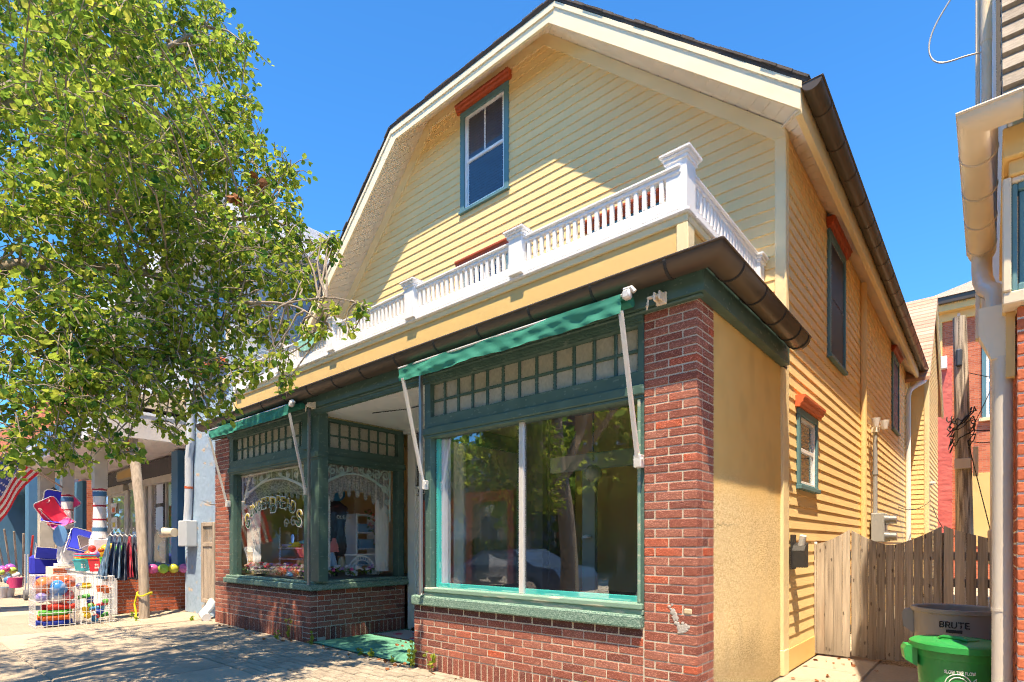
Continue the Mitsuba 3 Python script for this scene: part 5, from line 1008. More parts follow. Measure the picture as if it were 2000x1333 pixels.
# ================================================================ street tree
TR = thing('street_tree', 'broad green street tree with small glossy leaves over the sidewalk', 'tree')
BL = [(-5.83,-2.76,6.28,1.18),(-5.49,-2.2,6.73,.8),(-5.05,-1.82,6.57,.64),(-4.75,-1.43,6.71,.51),(-4.24,-1.38,6.18,.39),(-3.97,-1.42,5.56,.3),(-4.76,-2.63,4.97,1.05),(-4.48,-1.99,5.38,.83),(-4.1,-1.53,5.36,.45),(-4.18,-1.87,4.78,.72),(-3.71,-1.46,4.78,.52),(-3.44,-1.23,4.78,.26),(-3.4,-1.32,4.29,.37),(-4.32,-2.91,3.73,.95),(-4.14,-2.36,4.03,.84),(-3.75,-1.89,3.95,.63),(-3.51,-1.55,3.82,.55),(-3.26,-1.2,4.01,.29),(-2.97,-1.09,3.96,.15),(-3.23,-1.31,3.59,.28),(-3.97,-2.87,2.8,.79),(-3.87,-2.39,3.07,.72),(-3.71,-1.99,3.24,.53),(-3.51,-1.69,3.23,.43),(-3.24,-1.45,3.19,.22),(-3.0,-1.25,3.59,.18),(-3.77,-2.96,2.24,.45),(-3.67,-2.61,2.44,.43),(-3.6,-2.29,2.54,.35),(-3.57,-2.0,2.68,.32),(-3.44,-1.76,2.8,.27),(-3.21,-1.56,2.8,.18),(-3.09,-1.46,2.88,.15),(-3.64,-3.12,1.94,.21),(-3.62,-2.84,2.01,.16),(-3.61,-2.56,2.09,.17),(-3.61,-2.43,2.02,.09),(-3.59,-2.14,2.25,.15),(-3.53,-1.97,2.42,.17),(-3.44,-1.76,2.53,.14),(-3.07,-1.44,2.73,.12),(-3.75,-2.81,1.89,.06),(-3.61,-2.69,1.91,.07),(-2.75,-1.29,3.28,.11),(-2.89,-1.35,3.13,.1),(-2.53,-1.24,3.24,.08),(-2.4,-1.13,3.2,.08),(-2.47,-1.18,3.07,.08),(-2.72,-1.27,3.07,.09),(-2.35,-1.09,3.24,.05),(-2.9,-1.03,4.01,.07),
      (-3.0,-2.75,4.1,.55),(-3.3,-2.7,5.0,.6),
      (-5.6,-4.6,5.2,1.2),(-4.0,-4.9,5.6,1.2),(-6.8,-3.6,5.6,1.1),(-4.8,-4.2,7.0,1.1),(-3.0,-4.9,4.4,.8),(-6.3,-5.4,4.6,1.0),(-4.4,-5.9,4.8,1.1),(-5.2,-3.9,4.2,.7),(-2.6,-5.2,5.3,.8)]
LEAF_V = np.array([(0, 0, 0), (.32, .40, .02), (.72, .34, .03), (1.0, 0, -.06), (.72, -.34, .03), (.32, -.40, .02), (.45, 0, -.06)])
LEAF_F = np.array([(0, 6, 1), (1, 6, 2), (2, 6, 3), (3, 6, 4), (4, 6, 5), (5, 6, 0)])
def leaves(P, D, S, tones):
    """one mesh of many leaves at P, pointing along D, length S"""
    n = len(P); D = D/np.linalg.norm(D, axis=1, keepdims=True); up = N.normal(size=(n, 3)); up = up*.75 + [0, 0, .9]
    B_ = np.cross(up, D); B_ /= np.linalg.norm(B_, axis=1, keepdims=True)+1e-9; U = np.cross(D, B_)
    curl = N.uniform(.4, 2.2, n)
    v = P[:, None] + S[:, None, None]*(LEAF_V[None, :, :1]*D[:, None] + LEAF_V[None, :, 1:2]*B_[:, None] + (LEAF_V[None, :, 2:]*curl[:, None, None])*U[:, None])
    f = (LEAF_F[None] + 7*np.arange(n)[:, None, None]).reshape(-1, 3)
    return v.reshape(-1, 3), f, np.repeat(np.stack([tones, N.random(n)], 1), 7, 0)
P_, D_, S_, tw = [], [], [], []
for (x, y, z, r) in BL:
    c = np.array([x, y, z]); far = y < -3.4 and x > -8
    nt = max(2, int(r*r*(300 if not far else 100)) + (3 if r < .25 else 0))
    for i in range(nt):
        d = N.normal(size=3); d /= np.linalg.norm(d); rr = r*N.uniform(.25, 1.0)**.6
        d0 = d*np.array([1, 1, .85]); s = c + d0*rr*.75
        ax = d*.6 + N.normal(size=3)*.5 + [0, 0, -.15]; ax /= np.linalg.norm(ax); L_ = N.uniform(.16, .36)*min(1, .45+r)
        pts = [s - ax*L_*.5, s + [0, 0, .01], s + ax*L_*.5 + [0, 0, -.03]]
        tw.append(tube(pts, [.005, .004, .0025], 4, False))
        k = int(L_/.030)+2
        for j in range(k):
            t = (j+.5)/k; q = pts[0]*(1-t)+pts[2]*t; ld = ax*.3 + N.normal(size=3)*.55 + [0, 0, -.42]; ld /= np.linalg.norm(ld)
            P_.append(q+ld*.02); D_.append(ld); S_.append(N.uniform(.034, .062)*(1.0 if N.random() > .10 else 1.35))
P_, D_, S_ = np.array(P_), np.array(D_), np.array(S_)
tn = np.clip(N.normal(.47, .26, len(P_)), 0, 1)
rel = P_-CAM; depth = rel @ FWD; lat = rel @ np.array([math.cos(YAW), -math.sin(YAW), 0]); vis = (depth > .5) & (np.abs(lat/np.maximum(depth, .01)) < .93) & (rel[:, 2]/np.maximum(depth, .01) < .99)
order = np.argsort(np.where(vis, depth/np.maximum(S_, .01), 1e9)); big = order[:300]; rest = order[300:]
v, f, uv = leaves(P_[rest], D_[rest], S_[rest], tn[rest])
put(TR+'__crown', trimesh.Trimesh(v, f, process=False), 'leaf', uv=uv, kind='stuff')
for i in big:
    v, f, uv = leaves(P_[i:i+1], D_[i:i+1], S_[i:i+1], tn[i:i+1]); put(TR+'__leaf', trimesh.Trimesh(v, f, process=False), 'leaf', uv=uv)
put(TR+'__twigs', cat(tw), 'bark', kind='stuff')
put(TR+'__trunk', tube([(-4.35, -4.55, -.05), (-4.33, -4.53, .25), (-4.3, -4.5, 1.0), (-4.34, -4.45, 1.8), (-4.4, -4.35, 2.5)], [.24, .18, .155, .15, .15], 14), 'bark', smooth=50)
T0 = (-4.4, -4.35, 2.4)
limbs = [([T0, (-4.5, -3.7, 2.9), (-4.64, -3.05, 3.09), (-4.24, -2.45, 2.95), (-3.72, -1.9, 2.9)], (.10, .085, .07, .045, .015)),
    ([T0, (-4.7, -3.8, 3.4), (-4.91, -3.02, 4.12), (-4.36, -2.42, 4.27), (-4.03, -2.0, 4.18), (-3.47, -1.39, 4.29)], (.09, .07, .05, .035, .025, .01)),
    ([T0, (-4.8, -3.9, 4.0), (-5.1, -3.2, 4.9), (-5.23, -2.77, 5.5), (-5.31, -2.57, 6.11), (-5.4, -2.39, 7.0)], (.10, .085, .065, .05, .045, .02)),
    ([(-5.0, -3.5, 4.5), (-5.16, -2.8, 5.6), (-4.86, -2.05, 6.0), (-4.56, -1.5, 6.6)], (.06, .05, .032, .008)),
    ([T0, (-4.55, -3.4, 3.3), (-4.5, -2.9, 3.62), (-4.08, -2.3, 3.68), (-3.51, -1.69, 3.42), (-2.99, -1.44, 3.33), (-2.68, -1.24, 3.14)], (.08, .06, .045, .03, .018, .010, .005)),
    ([(-2.99, -1.44, 3.33), (-2.7, -1.25, 3.36), (-2.37, -1.1, 3.24)], (.009, .007, .003)),
    ([T0, (-4.3, -5.0, 3.6), (-4.2, -5.3, 5.0)], (.1, .07, .03)), ([T0, (-5.2, -4.5, 3.8), (-6.0, -4.6, 4.8)], (.09, .06, .03)), ([T0, (-4.5, -4.3, 4.5), (-4.7, -4.2, 6.5)], (.12, .08, .03)), ([T0, (-3.6, -4.7, 3.5), (-3.0, -4.9, 4.5)], (.08, .05, .02))]
nodes = []
for p, r_ in limbs:
    p = np.array(p, float); t = np.linspace(0, len(p)-1, (len(p)-1)*5+1); q = np.stack([np.interp(t, np.arange(len(p)), p[:, k]) for k in range(3)], 1)
    for _ in range(3): q[1:-1] = .5*q[1:-1]+.25*(q[:-2]+q[2:])
    q[1:-1] += (meshkit.noise(q[1:-1]*3)[:, None]-.5)*.08
    put(TR+'__limb', tube(q, np.interp(t, np.arange(len(p)), r_), 8), 'bark', smooth=50); nodes.append(q)
nodes = np.vstack(nodes)
sub = []
for (x, y, z, r) in BL:
    c = np.array([x, y, z])
    for i in range(5 if r > .4 else 2):
        e = c + N.normal(size=3)*r*.28; a = nodes[np.argmin(np.linalg.norm(nodes-e, axis=1) + N.uniform(0, .3, len(nodes)))]
        m_ = (a+e)/2 + N.normal(size=3)*.10*np.linalg.norm(e-a) + [0, 0, .12*np.linalg.norm(e-a)]; sub.append(tube([a, .5*(a+m_)+N.normal(size=3)*.02, m_, .5*(m_+e), e], [.011, .009, .007, .006, .003], 5))
put(TR+'__branches', cat(sub), 'bark', smooth=True, kind='stuff')
for c in ((-4.45, -2.2, 5.25), (-3.5, -1.65, 4.35), (-3.42, -1.5, 4.5), (-4.6, -2.9, 4.1)):
    k = 7; pp = np.array(c)+N.normal(size=(k, 3))*.03; v, f, uv = leaves(pp, N.normal(size=(k, 3))*.5+[0, 0, -1], np.full(k, .085), np.zeros(k))
    put(TR+'__dead_leaves', trimesh.Trimesh(v, f, process=False), 'dead_leaf')
# ================================================================ weeds at the foot of the brickwork
WL_ = ('tall weed against the soldier bricks under the lettered window', 'low weed in the paving before the lettered window', 'weed at the corner of the carpet and the left brick bay', 'tallest weed at the left end of the right brick bay', 'second tall weed along the foot of the right brick bay', 'low spreading weed on the pavers in front of the carpet', 'weed at the front edge of the green carpet', 'tiny weed at the middle of the carpet edge', 'weed at the foot of the right bay below its window', 'bright weed at the foot of the right brick pier', 'weed beside the carpet at the bay corner', 'weed on the pavement left of the leaning post', 'weed at the foot of the leaning post', 'weed on the pavement before the wooden gate')
for wi, (x, y, h, n) in enumerate(((-5.62, -.05, .30, 26), (-5.75, -.14, .10, 14), (-5.05, -.06, .16, 14), (-3.0, -.08, .30, 30), (-2.72, -.06, .26, 24), (-3.3, -.1, .10, 12), (-3.75, -.06, .12, 12), (-4.0, -.02, .07, 9), (-.95, -.07, .2, 18), (-.18, -.06, .22, 30), (-3.12, .0, .2, 14), (-9.3, -.8, .1, 14), (-9.75, -.75, .12, 14), (-8.6, -.2, .08, 10))):
    base = np.array([x, y, 0]); P2, D2, S2, ms = [], [], [], []
    for s in range(max(2, n//7)):
        tip = base + [N.uniform(-.06, .06), N.uniform(-.04, .03), h*N.uniform(.6, 1)]; ms.append(tube([base+[N.uniform(-.03, .03), 0, 0], tip], .003, 4))
        for j in range(8): t = N.uniform(.1, 1); P2.append(base*(1-t)+tip*t); D2.append(N.normal(size=3)+[0, 0, .7]); S2.append(N.uniform(.025, .05))
    v, f, uv = leaves(np.array(P2), np.array(D2), np.array(S2), N.uniform(.4, .9, len(P2)))
    W_ = thing('weed', WL_[wi], 'weed', 'weeds at the foot of the walls')
    put(W_+'__leaves', trimesh.Trimesh(v, f, process=False), 'leaf', uv=uv); put(W_+'__stems', cat(ms), 'leaf', uv=(.3, .5))
# fallen leaves
pp = np.stack([N.uniform(-8, .4, 70), -.02-np.abs(N.normal(0, .12, 70)), np.full(70, .012)], 1); pp = np.vstack([pp, np.stack([N.uniform(-4.9, -3.2, 10), N.uniform(.1, .8, 10), np.full(10, .018)], 1), np.stack([N.uniform(.05, .7, 22), N.uniform(1.6, 3.3, 22), np.full(22, .018)], 1)])
dd = N.normal(size=(len(pp), 3))*[1, 1, .1]; v, f, uv = leaves(pp, dd, N.uniform(.03, .06, len(pp)), np.zeros(len(pp)))
tag(put('fallen_leaves', trimesh.Trimesh(v, f, process=False), 'dead_leaf', kind='stuff'), 'brown fallen leaves scattered along the foot of the walls', 'leaves')
# ================================================================ across the street (seen mirrored in the shop windows)
def car(x, y, col, label, flip=1):
    C = thing('parked_car', label, 'car')
    prof = [(-2.0, .28), (-2.02, .55), (-1.9, .72), (-1.05, .80), (-.45, 1.18), (.55, 1.22), (1.25, .86), (1.85, .80), (2.0, .6), (1.98, .28)]
    m = prism([(a*flip, b-.03) for a, b in prof], 'y', -.8, .8); trimesh.repair.fix_normals(m)
    for _ in range(2): m = m.subdivide()
    v = m.vertices; k = np.clip((v[:, 2]-.72)/.5, 0, 1); v[:, 1] *= 1-.24*k; v[:, 1] *= 1-.05*np.abs(v[:, 0]/2)**3; m.vertices = v+[x, y, -.03]
    put(C+'__body', m, 'gloss', smooth=35, color=col)
    for s in (-1, 1):
        w = prism([(a*flip, b) for a, b in ((-.85, .80), (-.4, 1.08), (.5, 1.11), (1.0, .84))], 'y', -.005, .005); w.vertices = np.stack([w.vertices[:, 0], w.vertices[:, 1]+s*(.80-.19*np.clip((w.vertices[:, 2]-.72)/.5, 0, 1)-.02*0), w.vertices[:, 2]], 1)+[x, y+.004*s, -.03]; put(C+'__window', w, 'sky_glass')
    for wx in (-1.2, 1.2):
        for s in (-1, 1):
            k_ = put(C+'__wheel', rod((x+wx, y+s*.62, .27), (x+wx, y+s*.79, .27), .29, 20), 'black_rubber', smooth=40); put(k_+'__rim', rod((x+wx, y+s*.785, .27), (x+wx, y+s*.797, .27), .19, 16), 'alu')
car(-7.4, -6.5, (.03, .06, .14), 'dark blue parked car mirrored in the right shop window')
car(-2.2, -6.45, (.03, .032, .036), 'black parked car mirrored at the right edge of the shop window', -1)
car(-12.6, -6.5, (.35, .36, .37), 'silver parked car along the kerb left of the tree')
car(-19.5, -7.6, (.42, .05, .05), 'red parked car far left along the kerb')
car(-26, -7.6, (.5, .5, .5), 'white parked car farthest left along the kerb')
car(2.9, -6.5, (.20, .02, .02), 'dark red parked car along the kerb behind the camera')
for i, (x, w, h, c) in enumerate(((-40, 11, 8, 'far_brick'), (-28, 10, 7, 'cream_dull'), (-17, 10, 8.5, 'far_brick'), (-6, 10, 7, 'far_brick'), (5, 11, 8, 'cream_dull'), (17, 10, 7.5, 'far_brick'), (-52, 11, 8, 'cream_dull'), (-64, 11, 9, 'far_brick'), (-76, 11, 8, 'siding'), (-90, 13, 9, 'far_brick'))):
    F_ = thing('facing_building', ('brick building across the street, far left', 'pale building across the street, second from left', 'brick building across the street opposite the blue building', 'brick building across the street opposite the yellow house', 'pale building across the street behind the camera', 'brick building across the street, far right', 'pale building far down the opposite side of the street', 'brick building far down the opposite side, second', 'yellow building far down the opposite side, third', 'brick building at the far end of the opposite side')[i], 'building')
    put(F_+'__wall', box(x, x+w, -28, -18.5, 0, h), c)
    put(F_+'__cornice', cbox(x-.1, x+w+.1, -18.6, -18.2, h-.4, h), 'white')
    for j in range(4):
        for z in (1.0, 4.2):
            k_ = put(F_+'__window', cbox(x+.8+j*2.4, x+2.2+j*2.4, -18.55, -18.42, z, z+1.9), 'white'); put(k_+'__glass', box(x+.9+j*2.4, x+2.1+j*2.4, -18.43, -18.41, z+.1, z+1.8), 'sky_glass')
for i, (x, y, h, r) in enumerate(((-14, -15.2, 5.5, 2.8), (-7.5, -15.3, 6, 3.0), (-1.0, -15.2, 5.6, 2.8), (-21, -15.2, 6, 3), (6, -15.2, 6, 3), (-10.5, -17.3, 4.0, 2.2), (-4.0, -17.3, 4.0, 2.2), (-28, -15.2, 6, 3), (-20, -6.4, 6, 2.9), (-28, -6.3, 6.2, 3), (-37, -8, 7, 3.6), (-46, -12, 8, 4.5), (-36, -15.2, 6, 3.2), (-44, -15.4, 6.5, 3.2), (-53, -15.2, 6, 3.4), (-62, -15, 6.5, 3.6), (-72, -12, 8, 5))):
    t_ = thing('facing_tree', ('leafy tree on the kerb left of the beach shop, nearest' if i == 8 else 'leafy street tree farther left along the kerb, tree '+ORD[i-9] if i > 8 else 'leafy tree on the far sidewalk across the street, planted '+ORD[i]), 'tree', 'street trees farther left' if i > 8 else None if i == 8 else 'trees across the street')
    n = 1500; d = N.normal(size=(n, 3)); d /= np.linalg.norm(d, axis=1, keepdims=True); rr = r*N.uniform(.3, 1, n)**.5*(.75+.5*meshkit.noise(d*2.2+i*7)); pp = np.array([x, y, h-.9])+d*rr[:, None]*[1, .8, 1.0]
    pp = pp[pp[:, 2] > 1.1]; n = len(pp)
    v, f, uv = leaves(pp, N.normal(size=(n, 3)), N.uniform(.28, .5, n), N.uniform(0, .6, n)); put(t_+'__crown', trimesh.Trimesh(v, f, process=False), 'leaf', uv=uv)
    put(t_+'__trunk', tube([(x, y, 0), (x+.05, y, 2), (x, y, h-.5)], [.22, .17, .08], 10), 'bark', smooth=50)
HG = thing('hedge', 'low clipped hedge on the far side of the street', 'hedge')
n = 5000; pp = np.stack([N.uniform(-32, 10, n), N.uniform(-18.1, -17.4, n), N.uniform(.1, 1.5, n)], 1); v, f, uv = leaves(pp, N.normal(size=(n, 3)), N.uniform(.15, .25, n), N.uniform(0, .5, n))
put(HG+'__leaves', trimesh.Trimesh(v, f, process=False), 'leaf', uv=uv, kind='stuff')
# ================================================================ display in the left shop window
def spiral(c, r, turns, u, v, start=0, sgn=1, n=26):
    c, u, v = np.array(c, float), np.array(u, float), np.array(v, float)
    return tube([c + (r*(1-t*.85))*(math.cos(start+sgn*turns*6.283*t)*u + math.sin(start+sgn*turns*6.283*t)*v) for t in np.linspace(0, 1, n)], .011, 6)
def fretwork(name, label, o, e, w, top, col):
    """scrolled white spandrel arch: o = left top corner, e = direction along the window, w = width"""
    o, e = np.array(o, float), np.array(e, float); Z = np.array([0, 0, 1.]); P3 = lambda a, z: o + e*a*w + Z*z
    K = thing(name, label, 'trim'); ms = []
    arch = [P3(a, -.42+.30*math.sin(math.pi*a)**.8) for a in np.linspace(.02, .98, 30)]
    ms += [tube(arch, .014, 6), tube([P3(0, 0), P3(1, 0)], .016, 6), tube([P3(.01, 0), P3(.01, -.78)], .013, 6), tube([P3(.99, 0), P3(.99, -.78)], .013, 6)]
    for m_ in (0, 1):
        q = lambda a: a if not m_ else 1-a
        d = 1 if not m_ else -1
        for a, z, r, tr, st in ((.075, -.10, .085, 1.6, 0), (.085, -.29, .075, 1.5, 2), (.20, -.10, .07, 1.4, 1), (.31, -.08, .055, 1.4, 3), (.05, -.50, .05, 1.3, 0), (.045, -.64, .04, 1.3, 1), (.42, -.07, .04, 1.3, 0)):
            ms.append(spiral(P3(q(a), z), r, tr, e*d, Z, st))
        ms.append(tube([P3(q(t), -.33+.27*t*2.2) for t in np.linspace(.03, .4, 12)], .012, 6))
        for k in range(5): ms.append(rod(P3(q(.46-.07*k), -.0), P3(q(.46-.07*k), -.42+.30*math.sin(math.pi*(.46-.07*k))**.8), .006, 5))
    put(K+'__scrollwork', cat(ms), 'paint', smooth=50, color=col); return K
fretwork('fretwork_trim', 'white scrollwork arch inside the front pane of the lettered shop window', (-7.46, .14, 2.36), (1, 0, 0), 2.1, 0, (.72, .71, .66))
fretwork('fretwork_trim', 'pale mint scrollwork arch inside the side pane by the entry', (-5.31, .17, 2.40), (0, 1, 0), 1.22, 0, (.55, .70, .62))
def curtain(name, label, o, e, w, z0, z1, folds, amp, nrm, scallop=.0):
    o, e, nrm = (np.array(q, float) for q in (o, e, nrm))
    def f(u, v):
        zb = z0 + scallop*(np.abs(np.sin(u*folds*np.pi*.5))*.5 + np.sin(np.pi*u)*1.0)
        return o + e*(u*w)[:, None] + nrm*(amp*np.sin(u*folds*2*np.pi)*(.4+.6*v))[:, None] + np.array([0, 0, 1.])*(z1+(zb-z1)*v)[:, None]
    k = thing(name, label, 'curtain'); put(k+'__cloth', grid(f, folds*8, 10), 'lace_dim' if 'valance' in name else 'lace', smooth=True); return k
curtain('lace_valance', 'ruffled lace valance across the top of the lettered front pane', (-7.47, .2, 0), (1, 0, 0), 2.12, 1.80, 2.37, 26, .018, (0, 1, 0), .16)
curtain('lace_valance', 'ruffled lace valance across the top of the side pane', (-5.36, .17, 0), (0, 1, 0), 1.22, 1.72, 2.41, 18, .018, (1, 0, 0), .22)
curtain('lace_drape', 'lace drape at the left edge of the lettered front pane', (-7.47, .22, 0), (1, 0, 0), .46, .86, 2.3, 7, .022, (0, 1, 0))
curtain('lace_drape', 'narrow lace drape at the right edge of the lettered front pane', (-5.62, .22, 0), (1, 0, 0), .26, .86, 2.3, 4, .022, (0, 1, 0))
curtain('lace_drape', 'lace drape at the near edge of the side pane', (-5.37, .16, 0), (0, 1, 0), .26, .88, 2.35, 5, .022, (1, 0, 0))
curtain('lace_drape', 'lace drape at the far edge of the side pane', (-5.37, 1.16, 0), (0, 1, 0), .24, .88, 2.35, 5, .022, (1, 0, 0))
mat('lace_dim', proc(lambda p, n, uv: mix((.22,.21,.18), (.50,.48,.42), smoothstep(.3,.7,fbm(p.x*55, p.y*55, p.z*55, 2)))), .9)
# arched lettering on the glass
word, n = 'GINGERBREADS', 12
wd = [1.0, .42, .8, .8, .72, .75, 1.05, .75, .7, .8, .78, .95]; tot = sum(wd); acc = 0
parts_ = ([], [], [])
for i, ch in enumerate(word):
    t = (acc+wd[i]/2)/tot; acc += wd[i]; bigl = ch in 'GBS' and i in (0, 6, 11)
    h = .155 if bigl else .115; x = -7.18 + 1.72*t; zc = 1.70 + .20*math.sin(math.pi*t)**.9 - (.05 if bigl else 0) - (.05 if i in (0, 11) else 0); an = (.5-t)*.55
    for k, (bold, sc, y) in enumerate(((True, 1.09, .0585), (False, 1.0, .0545))):
        m = meshkit.text_mesh(ch, h*sc, .003, bold); v = m.vertices; c0 = (v.max(0)+v.min(0))/2; c0[2] = 0; v = v - c0; v[:, 0] *= (1.72*wd[i]/tot*.96*(1.04 if k == 0 else .86))/max(.02, np.ptp(v[:, 0])); v[:, 1] *= 1.35
        if k == 1:
            g = trimesh.Trimesh(v.copy(), m.faces, process=True); up_ = g.slice_plane([0, .01, 0], [0, 1, 0], cap=False); lo_ = g.slice_plane([0, .01, 0], [0, -1, 0], cap=False)
            for gg, li in ((up_, 1), (lo_, 2)):
                vv = gg.vertices; gg.vertices = np.stack([x+vv[:, 0]*math.cos(an)-vv[:, 1]*math.sin(an), y-vv[:, 2], zc+vv[:, 0]*math.sin(an)+vv[:, 1]*math.cos(an)], 1); parts_[li].append(gg)
        else:
            m.vertices = np.stack([x+v[:, 0]*math.cos(an)-v[:, 1]*math.sin(an), y-v[:, 2], zc+v[:, 0]*math.sin(an)+v[:, 1]*math.cos(an)], 1); parts_[0].append(m)
for nm, ms_, c in (('letter_outline', parts_[0], (.70, .70, .64)), ('letter_top', parts_[1], (.40, .30, .03)), ('letter_foot', parts_[2], (.02, .075, .03))):
    for m in ms_: put(f'{W2}__{nm}', m, 'paint', color=c)
put(W2+'__oval_sticker', lathe([(0, 0), (.05, 0), (.05, .002), (0, .002)], 20).apply_transform(trimesh.transformations.rotation_matrix(math.pi/2, [1, 0, 0])).apply_scale((.9, 1, 1.3)).apply_translation((-5.72, .058, 1.36)), 'paint', color=(.10, .25, .6))
# flowers along the sill
FC = [(.70,.62,.62), (.66,.30,.36), (.60,.05,.08), (.72,.70,.66), (.70,.45,.30), (.45,.25,.55), (.62,.10,.30)]
def posy(name, label, pts, cols_):
    F = thing(name, label, 'flowers'); pet, pc, gr = [], [], []
    for p in pts:
        c = np.array(cols_[R.randrange(len(cols_))])
        for a in range(7):
            d = N.normal(size=3)*[1, 1, .7]; d /= np.linalg.norm(d); q = np.array(p)+d*.022; m = icosphere(subdivisions=1, radius=.019); m.apply_scale((1, 1, .6)); m.apply_translation(q); pet.append(m); pc.append(np.tile(c*(.75+.4*R.random()), (len(m.vertices), 1)))
        gr += [np.array(p)-[0, 0, .035]+N.normal(size=3)*.02 for _ in range(4)]
    put(F+'__petals', cat(pet), 'cloth', color=np.clip(np.vstack(pc), 0, 1)); v, f, uv = leaves(np.array(gr), N.normal(size=(len(gr), 3)), N.uniform(.04, .07, len(gr)), N.uniform(0, .4, len(gr))); put(F+'__leaves', trimesh.Trimesh(v, f, process=False), 'leaf', uv=uv)
posy('flower_garland', 'row of pink and white artificial flowers along the sill of the lettered pane', [(-7.38+.052*i, .15+R.uniform(0, .07), .90+R.uniform(0, .07)) for i in range(37)]+[(-7.3+.1*i, .2, .98) for i in range(18)], FC)
posy('flower_garland', 'pink and white artificial flowers low in the side pane', [(-5.32-R.uniform(0, .1), .20+.058*i, .91+R.uniform(0, .06)) for i in range(17)], [FC[0], FC[3], FC[5], FC[6]])
posy('bouquet', 'tall bouquet of red and pink flowers behind the side pane', [(-5.7+R.uniform(-.06, .06), 1.38+R.uniform(-.1, .1), 1.30+.05*i) for i in range(11)], [(.60,.12,.10), (.62,.25,.32), (.65,.50,.45)])
# display stand and goods
DS = thing('display_stand', 'white wire display stand holding folded cloths in the lettered pane', 'stand')
put(DS+'__wire', cat([tube([(-6.95, .5, .8), (-6.95, .5, 1.55)], .008, 5), tube([(-6.0, .5, .8), (-6.0, .5, 1.5)], .008, 5), tube([(-6.95, .8, .8), (-6.95, .8, 1.55)], .008, 5), tube([(-6.0, .8, .8), (-6.0, .8, 1.5)], .008, 5)]+[tube([(-7.0, y, z), (-5.95, y, z)], .007, 5) for y in (.5, .65, .8) for z in (1.22, 1.05)]+[spiral((-6.75+.22*i, .5, 1.63-.03*abs(i-1)), .085, 1.3, (1, 0, 0), (0, 0, 1), i) for i in range(4)]), 'wire_white', smooth=50)
for i, (x, z, c, l) in enumerate(((-6.55, 1.235, (.55,.50,.02), 'yellow'), (-6.5, 1.275, (.50,.44,.02), 'mustard'), (-6.2, 1.29, (.05,.30,.42), 'teal'), (-6.15, 1.24, (.55,.05,.05), 'red'), (-5.95, 1.25, (.60,.30,.22), 'coral'), (-6.75, 1.24, (.20,.20,.40), 'violet'))):
    tag(put('folded_cloth', cbox(x-.17, x+.17, .5, .78, z, z+.045, .018), 'cloth', color=c), f'folded {l} cloth on the wire display stand', 'cloth', 'folded cloths on the display stand')
tag(put('striped_pot', lathe([(0, 0), (.06, 0), (.085, .16), (.07, .16), (0, .12)], 18, (-7.33, .24, 1.0)), 'gloss', smooth=40, color=(.55, .30, .03)), 'yellow and red pot at the left edge of the lettered pane', 'pot')
for i, (x, y, z, r, c, l) in enumerate(((-5.95, .35, .93, .09, (.35,.25,.12), 'brown woven basket at the right of the lettered pane'), (-6.05, .5, 1.12, .10, (.42,.30,.10), 'straw basket under the folded cloths'), (-6.4, .35, .92, .06, (.05,.12,.40), 'small blue jar among the flowers'))):
    tag(put('display_basket' if i < 2 else 'display_jar', lathe([(0, 0), (r, .0), (r*1.15, r), (r*.9, r*1.5), (0, r*1.4)], 18, (x, y, z)), 'paint', smooth=40, color=c), l, 'basket' if i < 2 else 'jar')
MN = thing('mannequin', 'black clad mannequin bust with blue hat behind the side pane', 'mannequin')
prof = [(0, 0), (.13, .0), (.16, .15), (.12, .42), (.16, .62), (.17, .74), (.07, .82), (.045, .90), (0, .90)]
m = lathe(prof, 22, (0, 0, 0)); m.apply_scale((.75, 1.15, 1)); m.apply_translation((-5.95, .86, 1.10)); put(MN+'__dress', m, 'cloth', smooth=40, color=(.012, .012, .016))
m = icosphere(subdivisions=3, radius=.14); m.apply_scale((1, 1, .85)); m.apply_translation((-5.95, .86, 2.04)); put(MN+'__hat', m, 'cloth', smooth=True, color=(.02, .16, .36))
put(MN+'__print', text_on('OCEAN', .05, (-5.795, .78, 1.66), (0, 1, 0), (0, 0, 1), .003), 'paint', color=(.6, .58, .5))
put(MN+'__stand', rod((-5.95, .86, .8), (-5.95, .86, 1.12), .03), 'dark')
SHf = thing('white_shelf', 'small white shelf unit with blue goods behind the side pane', 'shelf')
put(SHf+'__frame', cat([cbox(-6.1, -5.8, 1.12, 1.15, .8, 1.75), cbox(-6.1, -5.8, 1.52, 1.55, .8, 1.75), *[cbox(-6.1, -5.8, 1.15, 1.52, z, z+.02) for z in (.95, 1.2, 1.45, 1.73)]]), 'white')
put(SHf+'__goods', cat([cbox(-6.05, -5.82, 1.18, 1.36, .972, 1.12), cbox(-6.05, -5.82, 1.2, 1.48, 1.222, 1.36), cbox(-6.05, -5.82, 1.17, 1.4, 1.472, 1.6)]), 'paint', color=(.16, .34, .50), kind='stuff')
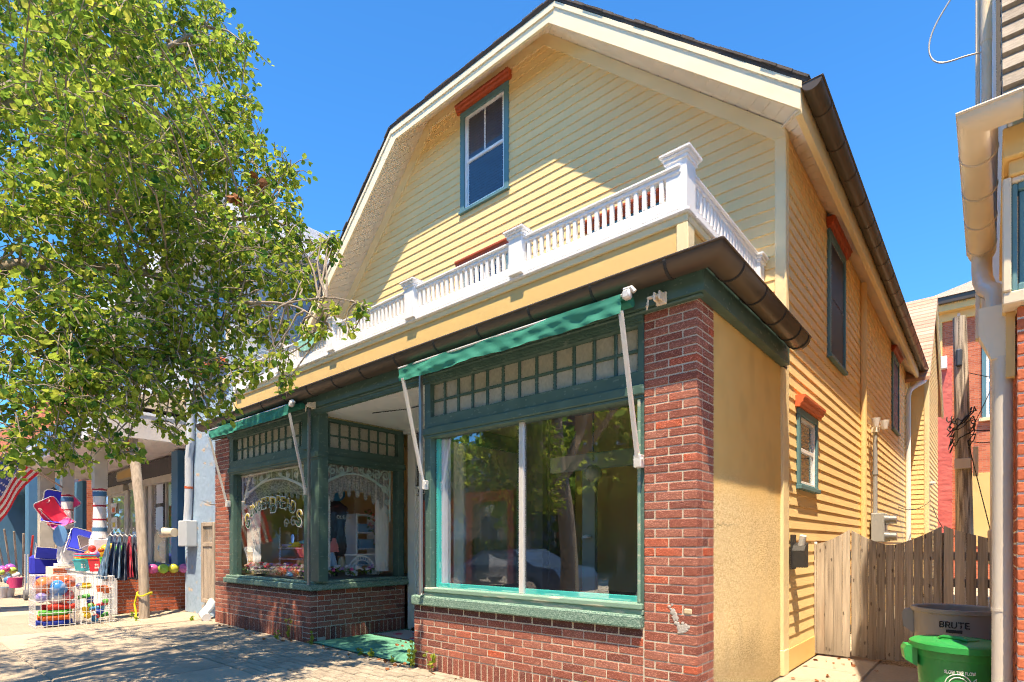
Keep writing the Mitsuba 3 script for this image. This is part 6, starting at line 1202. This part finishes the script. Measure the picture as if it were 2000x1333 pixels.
tag(put('broom_handle', tube([(-5.55, 1.42, .84), (-5.57, 1.36, 1.3), (-5.55, 1.44, 1.75)], .02, 8), 'paint', color=(.50, .42, .20)), 'straw coloured broom standing near the far edge of the side pane', 'broom')
tag(put('straw_bag', lathe([(0, 0), (.09, .0), (.11, .06), (.1, .13), (0, .13)], 16, (-5.5, 1.38, 1.12)), 'paint', smooth=40, color=(.46, .36, .14)), 'small straw bag hung on the broom behind the side pane', 'bag')
WA = thing('wicker_arch', 'white wicker arch low in the side pane', 'wicker')
put(WA+'__arch', cat([tube([(-5.45, .98+.24*math.cos(a), .84+.27*math.sin(a)) for a in np.linspace(0, math.pi, 18)], .013, 6), tube([(-5.45, .98+.19*math.cos(a), .84+.21*math.sin(a)) for a in np.linspace(0, math.pi, 18)], .009, 6)]+[rod((-5.45, .98+.19*math.cos(a), .84+.21*math.sin(a)), (-5.45, .98+.24*math.cos(a), .84+.27*math.sin(a)), .006, 4) for a in np.linspace(.1, 3.0, 16)]+[rod((-5.45, .7, 1.13), (-5.45, 1.4, 1.13), .012)]), 'wire_white')
for i, (y, z, c, l) in enumerate(((.50, 1.32, (.60,.16,.15), 'coral red ruffled ornament in the side pane'), (.47, 1.12, (.35,.50,.62), 'pale blue bottle in the side pane'), (.62, 1.05, (.50,.42,.28), 'beige cloth cone in the side pane'))):
    tag(put('ornament', lathe([(0, 0), (.07, .0), (.05, .12), (.02, .2), (0, .2)], 14, (-5.6, y+.12, z-.15)), 'cloth', smooth=40, color=c), l, 'ornament')
# terry cloth drying on the roof railing
m = grid(lambda u, w: np.stack([-5.95+.72*u, np.where(w < .5, .258-.008*np.sin(u*9), .355)+0*u, 4.205-np.abs(w-.5)*(.30+.10*np.sin(u*5)+.05*u)], 1), 26, 17)
m.vertices += (meshkit.noise(m.vertices*60)[:, None]-.5)*.012
tag(put('towel', m, 'cloth', smooth=True, color=np.clip(np.array([.22, .48, .42])*(.7+.7*meshkit.noise(m.vertices*75))[:, None], 0, 1)), 'mint green fluffy towel draped over the white roof railing', 'towel')
